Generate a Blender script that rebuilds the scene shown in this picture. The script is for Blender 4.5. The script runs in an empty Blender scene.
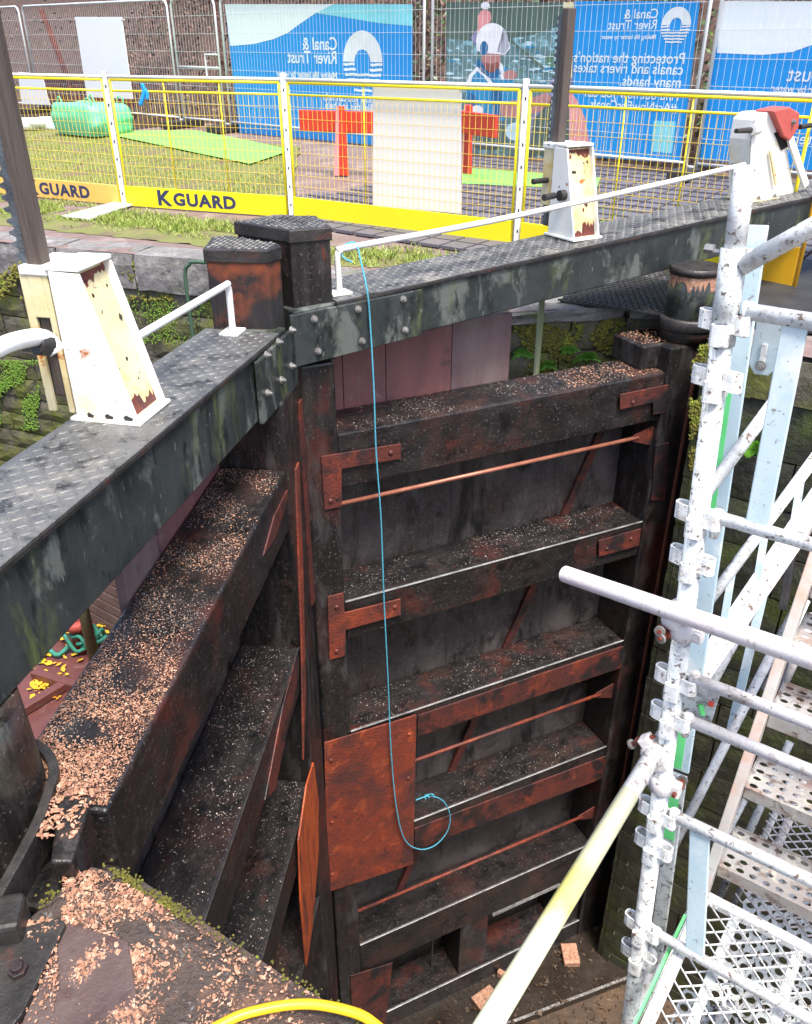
import bpy, bmesh, math, random
from mathutils import Vector, Matrix, noise
R = math.radians
random.seed(7)
S = bpy.context.scene
COL = S.collection
# ------------------------------------------------------------ camera, sky, sun, exposure
EYE = 1.55; TH = R(29.3); FP = 842.0
cd = bpy.data.cameras.new('camera'); cam = bpy.data.objects.new('camera', cd); COL.objects.link(cam)
cam.location = (0, 0, EYE); cam.rotation_euler = (R(90) - TH, 0, 0)
cd.sensor_fit = 'VERTICAL'; cd.sensor_height = 24; cd.lens = FP / 1024 * 24
cd.clip_start = 0.05; cd.clip_end = 500
S.camera = cam
W = bpy.data.worlds.new('World'); S.world = W; W.use_nodes = True
nt = W.node_tree; bg = nt.nodes['Background']
sky = nt.nodes.new('ShaderNodeTexSky'); sky.sky_type = 'NISHITA'; sky.sun_disc = False
SUN_EL, SUN_AZ = 66, 155      # azimuth of the sun, degrees right of +Y
sky.sun_elevation = R(SUN_EL); sky.sun_rotation = R(SUN_AZ)
sky.air_density = 0.8; sky.dust_density = 3.0; sky.ozone_density = 0.6
nt.links.new(sky.outputs[0], bg.inputs[0]); bg.inputs[1].default_value = 0.115
sl = bpy.data.lights.new('sun', 'SUN'); sun = bpy.data.objects.new('sun', sl); COL.objects.link(sun)
sl.energy = 2.0; sl.angle = R(18); sl.color = (1.0, 0.96, 0.9)
sdir = Vector((math.sin(R(SUN_AZ)) * math.cos(R(SUN_EL)), math.cos(R(SUN_AZ)) * math.cos(R(SUN_EL)), math.sin(R(SUN_EL))))
sun.rotation_euler = sdir.to_track_quat('Z', 'Y').to_euler()
vs = S.view_settings; vs.view_transform = 'Standard'; vs.look = 'None'; vs.exposure = 1.75; vs.gamma = 1; vs.use_curve_mapping = False
S.cycles.max_bounces = 6; S.cycles.use_denoising = True

# ------------------------------------------------------------ measuring helpers
cT, sT = math.cos(TH), math.sin(TH)
def ray(x, y):
    u = (x - 406) / FP; v = (512 - y) / FP
    return Vector((u, cT + v * sT, v * cT - sT))
def at(x, y, d): return Vector((0, 0, EYE)) + ray(x, y) * d
def onz(x, y, z):
    r = ray(x, y); return Vector((0, 0, EYE)) + r * ((z - EYE) / r.z)
class Frame:
    """vertical wall-like frame: s along, d behind, z up"""
    def __init__(self, o, az, sign=1):
        a = R(az); self.o = Vector((o[0], o[1], 0))
        self.s = Vector((math.sin(a), math.cos(a), 0)) * sign
        self.d = Vector((-math.cos(a), math.sin(a), 0))
    def p(self, s, d, z): return self.o + self.s * s + self.d * d + Vector((0, 0, z))
    def px(self, x, y, d=0):
        r = ray(x, y); o = self.o + self.d * d
        t = o.dot(self.d) / r.dot(self.d); q = r * t
        return ((q - o).dot(self.s), EYE + q.z)
LOCK = Vector((math.sin(R(125.4)), math.cos(R(125.4)), 0)); CROSS = Vector((math.sin(R(35.4)), math.cos(R(35.4)), 0))
def pcoord(v): return v.x * CROSS.x + v.y * CROSS.y

# ------------------------------------------------------------ materials
def rgb(c): return (c[0], c[1], c[2], 1)
MATS = {}
def mat(name, base, base2=None, scale=6, rough=0.6, rough2=None, metal=0, bump=0.0, bscale=30, patches=(), stretch=(1, 1, 1), rotz=0, bstretch=None, spec=0.5, coat=0, emit=None):
    """layered noise material; patches = (colour, scale, lo, hi, stretch, seed[, rough])"""
    m = bpy.data.materials.new(name); m.use_nodes = True; t = m.node_tree; N = t.nodes; L = t.links
    b = N['Principled BSDF']; b.inputs['Metallic'].default_value = metal; b.inputs['Specular IOR Level'].default_value = spec
    if coat: b.inputs['Coat Weight'].default_value = coat; b.inputs['Coat Roughness'].default_value = 0.15
    tc = N.new('ShaderNodeTexCoord')
    rot = N.new('ShaderNodeMapping'); rot.inputs['Rotation'].default_value = (0, 0, rotz); L.new(tc.outputs['Object'], rot.inputs[0])
    def nz(sc, st, seed, detail=6, dist=0.0):
        mp = N.new('ShaderNodeMapping'); mp.inputs['Scale'].default_value = st; mp.inputs['Location'].default_value = (seed * 3.1, seed * 1.7, seed * 2.3)
        L.new(rot.outputs[0], mp.inputs[0])
        n = N.new('ShaderNodeTexNoise'); n.inputs['Scale'].default_value = sc; n.inputs['Detail'].default_value = detail
        n.inputs['Roughness'].default_value = 0.65; n.inputs['Distortion'].default_value = dist
        L.new(mp.outputs[0], n.inputs['Vector']); return n.outputs[0]
    def ramp(src, lo, hi):
        r = N.new('ShaderNodeMapRange'); r.inputs[1].default_value = lo; r.inputs[2].default_value = hi; L.new(src, r.inputs[0]); return r.outputs[0]
    def mix(fac, a, bb):
        x = N.new('ShaderNodeMix'); x.data_type = 'RGBA'; L.new(fac, x.inputs[0])
        for s_, v_ in ((6, a), (7, bb)):
            if isinstance(v_, tuple): x.inputs[s_].default_value = rgb(v_)
            else: L.new(v_, x.inputs[s_])
        return x.outputs[2]
    def fmix(fac, a, bb):
        x = N.new('ShaderNodeMix'); x.data_type = 'FLOAT'; L.new(fac, x.inputs[0])
        for s_, v_ in ((2, a), (3, bb)):
            if isinstance(v_, (int, float)): x.inputs[s_].default_value = v_
            else: L.new(v_, x.inputs[s_])
        return x.outputs[0]
    if base2 is None: base2 = tuple(k * 0.8 for k in base)
    n0 = nz(scale, stretch, 1)
    f0 = ramp(n0, 0.35, 0.65)
    c = mix(f0, base, base2)
    rr = fmix(f0, rough, rough if rough2 is None else rough2)
    for i, pt in enumerate(patches):
        col, sc, lo, hi, st, seed = pt[:6]
        f = ramp(nz(sc, st, seed, 8, 0.4), lo, hi)
        c = mix(f, c, tuple(col))
        if len(pt) > 6: rr = fmix(f, rr, pt[6])
    L.new(c, b.inputs['Base Color']); L.new(rr, b.inputs['Roughness'])
    if bump:
        bn = nz(bscale, bstretch or stretch, 9, 8)
        bp = N.new('ShaderNodeBump'); bp.inputs['Strength'].default_value = min(1.0, bump); bp.inputs['Distance'].default_value = 0.012 * max(1, bump)
        L.new(bn, bp.inputs['Height']); L.new(bp.outputs[0], b.inputs['Normal'])
    if emit: b.inputs['Emission Color'].default_value = rgb(emit); b.inputs['Emission Strength'].default_value = 1
    MATS[name] = m; return m
V1 = (1, 1, 1); VZ = (4, 4, 0.5); VX = (0.5, 4, 4)
RUST = (0.21, 0.036, 0.014); DKRUST = (0.075, 0.018, 0.012); BLK = (0.008, 0.0075, 0.008); GRY = (0.055, 0.053, 0.054); MOSS = (0.07, 0.10, 0.012)
def timber(name, stretch, rotz, extra=(), base=BLK, base2=(0.018, 0.0145, 0.014), rough=0.27):
    return mat(name, base, base2, 5, rough, rough + 0.22, bump=0.3, bscale=22, bstretch=tuple(k * 1.3 for k in stretch), stretch=stretch, rotz=rotz,
               patches=((GRY, 14, 0.58, 0.78, (1.6, 1.6, 1.2), 3), ((0.04, 0.02, 0.016), 3, 0.5, 0.7, V1, 5), ((0.13, 0.115, 0.105), 70, 0.6, 0.68, V1, 6), ((.004, .004, .004), 8, .56, .66, V1, 7)) + tuple(extra))
# mapping rotation brings the leaf's run onto X
RZR, RZL = R(64.4 - 90), R(6.2 - 90)
M_railR = timber('black_wet_timber_right', (0.8, 2, 2), RZR, ((DKRUST, 2.2, 0.56, 0.72, V1, 11), (RUST, 5, 0.69, 0.78, V1, 15)))
M_railL = timber('black_wet_timber_left', (0.8, 2, 2), RZL, ((DKRUST, 2.2, 0.62, 0.76, V1, 12),))
M_post = timber('black_upright_timber', (4, 4, 0.35), 0, (((0.05, 0.045, 0.045), 5, 0.52, 0.68, (2, 2, .7), 21), (DKRUST, 1.6, 0.56, 0.72, V1, 8), (RUST, 3.5, .66, .74, (2.5, 2.5, .5), 9)))
M_plank = timber('weathered_planking', (3, 3, 0.3), 0, (((0.095, 0.08, 0.076), 2.2, 0.46, 0.64, (1.2, 1.2, .8), 31), ((0.12, 0.11, 0.10), 45, 0.58, 0.68, V1, 33), ((0.006, 0.006, 0.0065), 3, 0.53, 0.64, (1.5, 1.5, .6), 34), ((0.006, 0.006, 0.006), 60, 0.6, 0.68, V1, 37)), base=(0.03, 0.027, 0.027), base2=(0.05, 0.043, 0.042))
M_beam = mat('black_painted_beam_steel', (0.016, 0.02, 0.02), (0.03, 0.036, 0.035), 3, 0.3, 0.5, bump=0.2, bscale=25,
             patches=(((0.035, 0.04, 0.04), 6.0, 0.45, 0.65, (1.2, 1.2, 0.6), 40), ((0.10, 0.11, 0.10), 2.6, 0.53, 0.60, (1.6, 1.6, 0.8), 41), ((0.10, 0.12, 0.04), 2.1, 0.54, 0.68, (2.4, 2.4, 0.6), 44), ((.008, .009, .009), 10, .55, .66, (1, 1, .4), 48), ((0.22, 0.23, 0.2), 60, 0.64, 0.71, (1, 1, .22), 47)))
M_tread = mat('wet_chequer_plate', (0.075, 0.075, 0.074), (0.13, 0.13, 0.127), 6, 0.24, 0.42, metal=0.2, bump=0.35, bscale=70,
              patches=(((0.20, 0.19, 0.17), 4, 0.52, 0.68, V1, 51, 0.45), ((0.02, 0.02, 0.02), 9, 0.54, 0.64, V1, 52), ((.28, .27, .25), 110, .6, .68, V1, 53)))
M_rust = mat('orange_rust_steel', (.20, .036, .016), (.12, .024, .014), 7, 0.5, 0.68, bump=0.6, bscale=60, patches=(((0.31, 0.062, 0.02), 8, 0.53, 0.70, V1, 61), ((0.07, 0.022, 0.018), 4, 0.48, 0.62, V1, 63), ((.025, .013, .012), 22, .61, .68, V1, 64)))
M_brown = mat('red_brown_steel', (0.12, 0.027, 0.018), (0.06, 0.018, 0.015), 4, 0.42, 0.55, bump=0.45, bscale=50, patches=(((0.22, 0.042, 0.018), 8, 0.56, 0.70, V1, 71), ((0.016, 0.012, 0.0125), 4, 0.49, 0.60, V1, 73), ((.012, .01, .01), 28, .58, .66, V1, 74)))
M_mauve = mat('faded_mauve_board', (0.24, 0.095, 0.085), (0.16, 0.07, 0.07), 3, 0.5, 0.6, bump=0.3, bscale=30, stretch=(2, 2, .5), patches=(((0.24, 0.19, 0.18), 5, 0.58, 0.75, V1, 77), ((0.06, 0.04, 0.045), 6, 0.6, 0.7, V1, 79)))
M_mauve2 = mat('pale_grey_board', (0.20, 0.14, 0.13), (0.14, 0.08, 0.08), 3, 0.5, 0.6, bump=0.3, bscale=30, stretch=(2, 2, .5), patches=(((0.06, 0.05, 0.05), 5, 0.58, 0.72, V1, 78),))
M_white = mat('chipped_white_paint', (0.82, 0.81, 0.76), (0.74, 0.73, 0.66), 6, 0.35, 0.5, bump=0.12, bscale=40, patches=(((0.70, 0.60, 0.36), 5, 0.56, 0.72, V1, 81), ((0.40, 0.12, 0.02), 9, 0.64, 0.70, V1, 83), ((0.06, 0.035, 0.02), 30, 0.66, 0.69, V1, 84)))
M_cream = mat('stained_cream_paint', (0.68, 0.60, 0.38), (0.62, 0.52, 0.26), 6, 0.4, 0.5, bump=0.15, bscale=40, patches=(((0.62, 0.42, 0.14), 7, 0.52, 0.68, V1, 85), ((0.42, 0.11, 0.02), 9, 0.60, 0.66, V1, 86), ((0.04, 0.025, 0.02), 34, 0.64, 0.67, V1, 87)))
M_whitetube = mat('white_painted_tube', (0.8, 0.8, 0.78), (0.7, 0.69, 0.65), 8, 0.35, bump=0.05, patches=(((0.4, 0.22, 0.1), 14, 0.68, 0.76, V1, 88),))
M_bolt = mat('galvanised_bolt', (0.35, 0.34, 0.33), (0.2, 0.19, 0.18), 20, 0.4, metal=0.5)
M_iron = mat('greased_dark_iron', (0.028, 0.027, 0.026), (0.055, 0.048, 0.045), 12, 0.35, 0.5, metal=0.4, bump=0.4, bscale=40, patches=(((0.10, 0.04, 0.03), 7, 0.58, 0.7, V1, 91),))
M_rackwood = mat('rack_wood', (0.06, 0.042, 0.035), (0.11, 0.085, 0.07), 7, 0.6, bump=0.8, bscale=25, stretch=(6, 6, .3))
M_rackiron = mat('grey_blue_rack_iron', (0.15, 0.17, 0.19), (0.06, 0.07, 0.08), 9, 0.4, metal=0.3, bump=0.6, bscale=40)
M_orangewood = mat('worn_orange_timber', (0.028, 0.024, 0.024), (0.017, 0.016, 0.017), 5, 0.45, bump=0.8, bscale=18, stretch=(6, 6, .35), patches=(((0.26, 0.06, 0.018), 1.9, 0.45, 0.6, (1, 1, 1), 96),))
M_edge = mat('pale_highlight_steel', (0.50, 0.50, 0.49), (0.16, 0.15, 0.15), 9, 0.2, 0.4, metal=0.4)  # pale colour paints in the bright highlight along the rail lips
M_gal = mat('galvanised_scaffold_steel', (0.66, 0.68, 0.67), (0.50, 0.54, 0.54), 5, 0.38, 0.5, metal=0.1, bump=0.15, bscale=50, patches=(((0.62, 0.62, 0.58), 7, 0.5, 0.62, V1, 101), ((0.36, 0.36, 0.35), 34, 0.50, 0.66, V1, 103), ((0.10, 0.075, 0.06), 60, 0.56, 0.63, V1, 104), ((0.16, 0.10, 0.07), 150, 0.62, 0.67, V1, 109)))
M_gal2 = mat('white_overspray_steel', (0.78, 0.78, 0.76), (0.66, 0.68, 0.68), 5, 0.4, 0.5, metal=0.1, bump=0.2, bscale=50, patches=(((0.50, 0.47, 0.44), 30, 0.50, 0.68, V1, 105), ((0.18, 0.12, 0.09), 55, 0.57, 0.64, V1, 106), ((0.12, 0.09, 0.07), 140, 0.62, 0.67, V1, 108)))
M_pink = mat('pink_stained_tube', (0.66, 0.56, 0.57), (0.62, 0.61, 0.61), 5, 0.42, bump=0.15, bscale=50, patches=(((0.62, 0.40, 0.41), 4, 0.52, 0.7, V1, 107), ((0.35, 0.28, 0.26), 30, 0.58, 0.68, V1, 108), ((0.2, 0.15, 0.12), 120, 0.62, 0.67, V1, 110)))
M_dirtytube = mat('dirty_grey_tube', (0.56, 0.53, 0.52), (0.66, 0.62, 0.62), 7, 0.45, bump=0.25, bscale=50, patches=(((0.30, 0.26, 0.22), 12, 0.54, 0.66, V1, 109), ((.14, .10, .08), 70, .6, .66, V1, 140)))
M_treadpl = mat('rusty_perforated_tread', (0.42, 0.41, 0.39), (0.32, 0.28, 0.25), 6, 0.45, bump=0.2, bscale=50, metal=0.2, patches=(((0.28, 0.15, 0.10), 7, 0.54, 0.70, V1, 111), ((0.14, 0.10, 0.08), 24, 0.54, 0.64, V1, 112), ((.6, .55, .42), 12, .58, .68, V1, 115)))
M_blueslat = mat('pale_blue_painted_slat', (0.42, 0.56, 0.62), (0.52, 0.64, 0.68), 4, 0.4, metal=0.1, bump=0.08, patches=(((0.7, 0.74, 0.75), 5, 0.5, 0.66, V1, 113), ((0.25, 0.24, 0.22), 60, 0.61, 0.67, V1, 114)))
M_green = mat('green_marker_paint', (0.12, 0.62, 0.17), (0.16, 0.7, 0.25), 9, 0.5)
M_yellowband = mat('yellow_tinged_tube_paint', (0.72, 0.70, 0.42), (0.76, 0.75, 0.55), 3, 0.45, bump=0.1, patches=(((0.72, 0.66, 0.2), 3, 0.5, 0.7, V1, 116), ((0.3, 0.27, 0.2), 30, 0.66, 0.74, V1, 117)))
M_chip = mat('fresh_wood_chip', (0.42, 0.22, 0.135), (0.24, 0.11, 0.065), 30, 0.7, patches=(((0.52, 0.33, 0.23), 60, 0.53, 0.6, V1, 121), ((0.16, 0.08, 0.055), 45, 0.57, 0.62, V1, 123)))
M_chipg = mat('dull_wood_chip', (0.30, 0.24, 0.21), (0.14, 0.105, 0.09), 40, 0.7, patches=(((0.5, 0.44, 0.40), 60, 0.54, 0.6, V1, 122),))
M_stoneN = mat('dark_wet_coping_stone', (0.045, 0.038, 0.035), (0.09, 0.06, 0.048), 5, 0.26, 0.5, bump=2.2, bscale=26, patches=(((0.20, 0.11, 0.075), 7, 0.54, 0.66, V1, 131), ((.16, .15, .14), 45, .6, .68, V1, 132), ((0.10, 0.12, 0.03), 5, 0.64, 0.75, V1, 133)))
M_stone = mat('grey_coping_stone', (0.22, 0.21, 0.20), (0.12, 0.115, 0.11), 5, 0.6, 0.75, bump=1.3, bscale=16, patches=(((0.32, 0.30, 0.29), 8, 0.54, 0.7, V1, 141), ((0.05, 0.05, 0.045), 10, 0.58, 0.7, V1, 142), ((0.12, 0.15, 0.03), 5, 0.60, 0.72, V1, 143)))
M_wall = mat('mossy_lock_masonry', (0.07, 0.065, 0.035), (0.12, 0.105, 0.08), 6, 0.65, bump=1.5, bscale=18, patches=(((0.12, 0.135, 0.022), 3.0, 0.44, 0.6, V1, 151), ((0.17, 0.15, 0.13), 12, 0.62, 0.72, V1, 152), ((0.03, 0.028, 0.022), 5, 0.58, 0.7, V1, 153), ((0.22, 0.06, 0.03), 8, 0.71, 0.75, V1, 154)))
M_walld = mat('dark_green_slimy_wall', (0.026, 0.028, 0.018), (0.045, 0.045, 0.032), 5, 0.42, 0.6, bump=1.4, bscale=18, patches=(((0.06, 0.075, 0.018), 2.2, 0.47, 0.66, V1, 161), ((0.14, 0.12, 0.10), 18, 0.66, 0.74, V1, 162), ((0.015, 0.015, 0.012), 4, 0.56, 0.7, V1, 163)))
M_floor = mat('brown_silt', (0.085, 0.05, 0.026), (0.05, 0.03, 0.018), 3, 0.5, 0.7, bump=1.6, bscale=9, patches=(((0.17, 0.11, 0.065), 14, 0.6, 0.7, V1, 171), ((0.025, 0.018, 0.014), 5, 0.56, 0.68, V1, 172)))
M_sill = mat('wet_dark_sill', (0.017, 0.012, 0.009), (0.028, 0.02, 0.014), 3, 0.16, 0.4, bump=0.6, bscale=14, patches=(((0.08, 0.06, 0.045), 8, 0.6, 0.72, V1, 175),))
M_dirt = mat('trodden_earth_bank', (0.20, 0.135, 0.12), (0.14, 0.10, 0.09), 4, 0.7, bump=0.8, bscale=18, patches=(((0.27, 0.22, 0.20), 3, 0.52, 0.7, V1, 181), ((0.08, 0.07, 0.05), 9, 0.6, 0.7, V1, 182), ((0.14, 0.19, 0.04), 6, 0.66, 0.75, V1, 183)))
M_turf = mat('turf_base', (0.13, 0.155, 0.03), (0.17, 0.16, 0.055), 5, 0.8, bump=1.0, bscale=30, patches=(((0.13, 0.09, 0.06), 2.6, 0.5, 0.62, V1, 185), ((.10, .14, .03), 9, .55, .65, V1, 186)))
M_blade = mat('grass_blade', (0.17, 0.26, 0.03), (0.27, 0.31, 0.06), 9, 0.6, patches=(((0.42, 0.38, 0.14), 14, 0.56, 0.66, V1, 187),))
M_mat = mat('dark_rubber_matting', (0.095, 0.088, 0.105), (0.13, 0.12, 0.14), 4, 0.5, 0.65, bump=0.5, bscale=40, patches=(((0.17, 0.16, 0.18), 6, 0.6, 0.72, V1, 189),))
M_greenmat = mat('green_artificial_turf', (0.20, 0.52, 0.10), (0.15, 0.42, 0.08), 12, 0.7, bump=0.6, bscale=80)
M_bank = mat('leaf_littered_bank', (0.05, 0.03, 0.022), (0.08, 0.046, 0.034), 7, 0.8, bump=2.2, bscale=12, patches=(((0.14, 0.07, 0.05), 18, 0.56, 0.66, V1, 191), ((0.04, 0.055, 0.02), 3, 0.58, 0.7, V1, 192)))
M_leafbrown = mat('dead_leaf', (0.11, 0.052, 0.035), (0.06, 0.034, 0.024), 3, 0.7, patches=(((0.22, 0.13, 0.09), 9, 0.55, 0.65, V1, 193),))
M_leafgreen = mat('hedge_leaf', (0.055, 0.105, 0.025), (0.03, 0.06, 0.018), 3, 0.45, patches=(((0.14, 0.20, 0.04), 7, 0.55, 0.65, V1, 194),))
M_fern = mat('fern_frond', (0.13, 0.33, 0.04), (0.09, 0.24, 0.03), 9, 0.5)
M_moss = mat('yellow_moss', (0.17, 0.15, 0.02), (0.11, 0.11, 0.02), 20, 0.85, bump=1.2, bscale=60, patches=(((0.25, 0.30, 0.03), 9, 0.55, 0.68, V1, 195),))
M_yel = mat('yellow_barrier_paint', (0.86, 0.72, 0.012), (0.84, 0.68, 0.012), 3, 0.35)
M_orangeyel = mat('faded_orange_barrier_paint', (0.80, 0.48, 0.11), (0.76, 0.44, 0.1), 3, 0.4)
M_wire = mat('yellow_wire', (0.80, 0.60, 0.07), (0.76, 0.52, 0.08), 3, 0.4)
M_board = mat('white_sign_board', (0.82, 0.82, 0.82), (0.8, 0.8, 0.8), 3, 0.4)
M_ink = mat('dark_blue_lettering', (0.03, 0.04, 0.10), None, 3, 0.5)
M_blue = mat('banner_blue', (0.008, 0.29, 0.72), (0.008, 0.26, 0.66), 2, 0.45, bump=0.6, bscale=2.2)
M_cyan = mat('banner_pale_cyan', (0.25, 0.72, 0.82), None, 2, 0.45, bump=0.6, bscale=2.2)
M_bwhite = mat('banner_white', (0.80, 0.84, 0.85), (0.74, 0.80, 0.82), 2, 0.45, bump=0.6, bscale=2.2)
M_letter = mat('white_print', (0.80, 0.84, 0.86), None, 2, 0.5)
M_fence = mat('galvanised_fence_tube', (0.70, 0.71, 0.71), (0.55, 0.56, 0.56), 6, 0.35, metal=0.15)
M_red = mat('orange_red_plastic', (0.66, 0.055, 0.03), (0.54, 0.045, 0.025), 5, 0.35)
M_redbox = mat('faded_red_paint', (0.50, 0.10, 0.08), (0.40, 0.07, 0.06), 6, 0.45, bump=0.1)
M_bag = mat('green_woven_bag', (0.10, 0.44, 0.22), (0.16, 0.54, 0.32), 9, 0.55, bump=0.8, bscale=14)
M_blackrub = mat('black_rubber_foot', (0.02, 0.02, 0.021), (0.035, 0.035, 0.035), 6, 0.6)
M_rope = mat('blue_polypropylene_rope', (0.09, 0.42, 0.55), (0.06, 0.32, 0.45), 60, 0.55, bump=0.8, bscale=150)
M_hose = mat('yellow_hose', (0.85, 0.50, 0.015), (0.8, 0.45, 0.015), 6, 0.4)
M_boat = mat('red_brown_boat_deck', (0.16, 0.055, 0.045), (0.11, 0.04, 0.035), 3, 0.3, 0.45, bump=0.3, patches=(((0.22, 0.13, 0.12), 5, 0.56, 0.7, V1, 201),))
M_yleaf = mat('yellow_autumn_leaf', (0.78, 0.50, 0.02), (0.6, 0.26, 0.02), 8, 0.6)
M_green2 = mat('green_mooring_rope', (0.03, 0.22, 0.15), (0.05, 0.3, 0.22), 40, 0.6, bump=0.8, bscale=90)
M_olive = mat('olive_algae_pole', (0.16, 0.18, 0.08), (0.22, 0.23, 0.12), 6, 0.5, bump=0.3, stretch=(3, 3, .5))
M_water = mat('dark_canal_water', (0.02, 0.022, 0.014), None, 2, 0.06, bump=0.15, bscale=6)
M_gpipe = mat('dark_green_tube_paint', (0.04, 0.09, 0.06), (0.06, 0.11, 0.07), 8, 0.45)
M_black = mat('matt_black_void', (0.004, 0.004, 0.004), None, 3, 0.8)
M_copper = mat('copper_strip', (0.40, 0.16, 0.10), (0.26, 0.09, 0.06), 10, 0.4, metal=0.3)
M_flesh = mat('printed_skin', (0.50, 0.24, 0.22), (0.42, 0.18, 0.18), 8, 0.5)
M_photo = mat('printed_water_scene', (0.14, 0.24, 0.25), (0.07, 0.15, 0.17), 4, 0.5, patches=(((0.30, 0.55, 0.66), 9, 0.52, 0.66, (1, 1, 1.6), 211), ((0.10, 0.20, 0.07), 4, 0.56, 0.68, V1, 213)))
M_photodk = mat('printed_dark_timber', (0.055, 0.10, 0.095), (0.11, 0.16, 0.12), 5, 0.5, stretch=(3, 3, .6))
M_vest = mat('printed_blue_jacket', (0.02, 0.22, 0.45), (0.03, 0.28, 0.5), 8, 0.5)
M_hat = mat('printed_white_helmet', (0.82, 0.82, 0.84), (0.7, 0.7, 0.76), 12, 0.5)
M_lilac = mat('printed_lilac', (0.28, 0.26, 0.45), (0.2, 0.2, 0.34), 12, 0.5)
M_lpink = mat('banner_pink', (0.80, 0.33, 0.33), None, 3, 0.5)
M_lyel = mat('banner_cream', (0.80, 0.70, 0.40), None, 3, 0.5)

# ------------------------------------------------------------ mesh builder
class MB:
    def __init__(s): s.v = []; s.f = []
    def add(s, vs_, fs_):
        n = len(s.v); s.v += [Vector(p) for p in vs_]; s.f += [tuple(i + n for i in f) for f in fs_]
    def hexa(s, c):     # 8 corners: bottom 4 ring, top 4 ring
        s.add(c, [(0, 1, 2, 3), (7, 6, 5, 4), (0, 4, 5, 1), (1, 5, 6, 2), (2, 6, 7, 3), (3, 7, 4, 0)])
    def fbox(s, F, s0, s1, d0, d1, z0, z1):
        s.hexa([F.p(s0, d0, z0), F.p(s1, d0, z0), F.p(s1, d1, z0), F.p(s0, d1, z0), F.p(s0, d0, z1), F.p(s1, d0, z1), F.p(s1, d1, z1), F.p(s0, d1, z1)])
    def box(s, c, ax, h):       # centre, three axes, half sizes
        c = Vector(c); a = [Vector(ax[i]) * h[i] for i in range(3)]
        s.hexa([c - a[0] - a[1] - a[2], c + a[0] - a[1] - a[2], c + a[0] + a[1] - a[2], c - a[0] + a[1] - a[2], c - a[0] - a[1] + a[2], c + a[0] - a[1] + a[2], c + a[0] + a[1] + a[2], c - a[0] + a[1] + a[2]])
    def bar(s, p, q, w, t, up=(0, 0, 1)):   # rectangular bar p->q, w along side, t along up
        p = Vector(p); q = Vector(q); d = (q - p); L = d.length; d.normalize(); u = Vector(up)
        side = d.cross(u)
        if side.length < 1e-4: side = d.cross(Vector((1, 0, 0)))
        side.normalize(); u = side.cross(d).normalized()
        s.box((p + q) / 2, (d, side, u), (L / 2, w / 2, t / 2))
    def prism(s, poly, z0, z1):
        n = len(poly); s.add([(p[0], p[1], z0) for p in poly] + [(p[0], p[1], z1) for p in poly], [tuple(range(n))[::-1], tuple(range(n, 2 * n))] + [(i, (i + 1) % n, (i + 1) % n + n, i + n) for i in range(n)])
    def extr(s, pts, vec):      # planar polygon extruded by vec
        n = len(pts); vec = Vector(vec); pts = [Vector(p) for p in pts]
        s.add(pts + [p + vec for p in pts], [tuple(range(n))[::-1], tuple(range(n, 2 * n))] + [(i, (i + 1) % n, (i + 1) % n + n, i + n) for i in range(n)])
    def tube(s, pts, r, n=12, cap=True, close=False):
        pts = [Vector(p) for p in pts]; m = len(pts); rs = r if isinstance(r, (list, tuple)) else [r] * m
        vv = []; ff = []; prev = None
        for i, p in enumerate(pts):
            if close: t = pts[(i + 1) % m] - pts[i - 1]
            else: t = pts[min(i + 1, m - 1)] - pts[max(i - 1, 0)]
            t.normalize()
            if prev is None:
                a = t.cross(Vector((0, 0, 1)))
                if a.length < 1e-3: a = t.cross(Vector((1, 0, 0)))
            else: a = prev - t * prev.dot(t)
            a.normalize(); prev = a; b = t.cross(a)
            for k in range(n):
                an = 2 * math.pi * k / n; vv.append(p + (a * math.cos(an) + b * math.sin(an)) * rs[i])
        for i in range(m if close else m - 1):
            j = (i + 1) % m
            for k in range(n):
                k2 = (k + 1) % n; ff.append((i * n + k, i * n + k2, j * n + k2, j * n + k))
        if cap and not close: ff += [tuple(range(n))[::-1], tuple(range((m - 1) * n, m * n))]
        s.add(vv, ff)
    def build(s, name, m, parent=None, smooth=False, bevel=0, solid=0):
        off = Vector((0, 0, 0)); q = parent
        while q: off += q.location; q = q.parent
        me = bpy.data.meshes.new(name); me.from_pydata([p - off for p in s.v], [], s.f)
        bm = bmesh.new(); bm.from_mesh(me); bmesh.ops.recalc_face_normals(bm, faces=bm.faces); bm.to_mesh(me); bm.free()
        if smooth:
            for p in me.polygons: p.use_smooth = len(p.vertices) == 4
        me.materials.append(m)
        o = bpy.data.objects.new(name, me); COL.objects.link(o); o.parent = parent
        if bevel:
            b = o.modifiers.new('bevel', 'BEVEL'); b.width = bevel; b.segments = 2; b.limit_method = 'ANGLE'
        return o
def tag(o, label=None, cat=None, group=None, kind=None):
    if label: o['label'] = label
    if cat: o['category'] = cat
    if group: o['group'] = group
    if kind: o['kind'] = kind
    return o
def thing(name, loc, label, cat, group=None):
    o = bpy.data.objects.new(name, None); o.empty_display_size = 0.1; COL.objects.link(o); o.location = loc
    return tag(o, label, cat, group)
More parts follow.
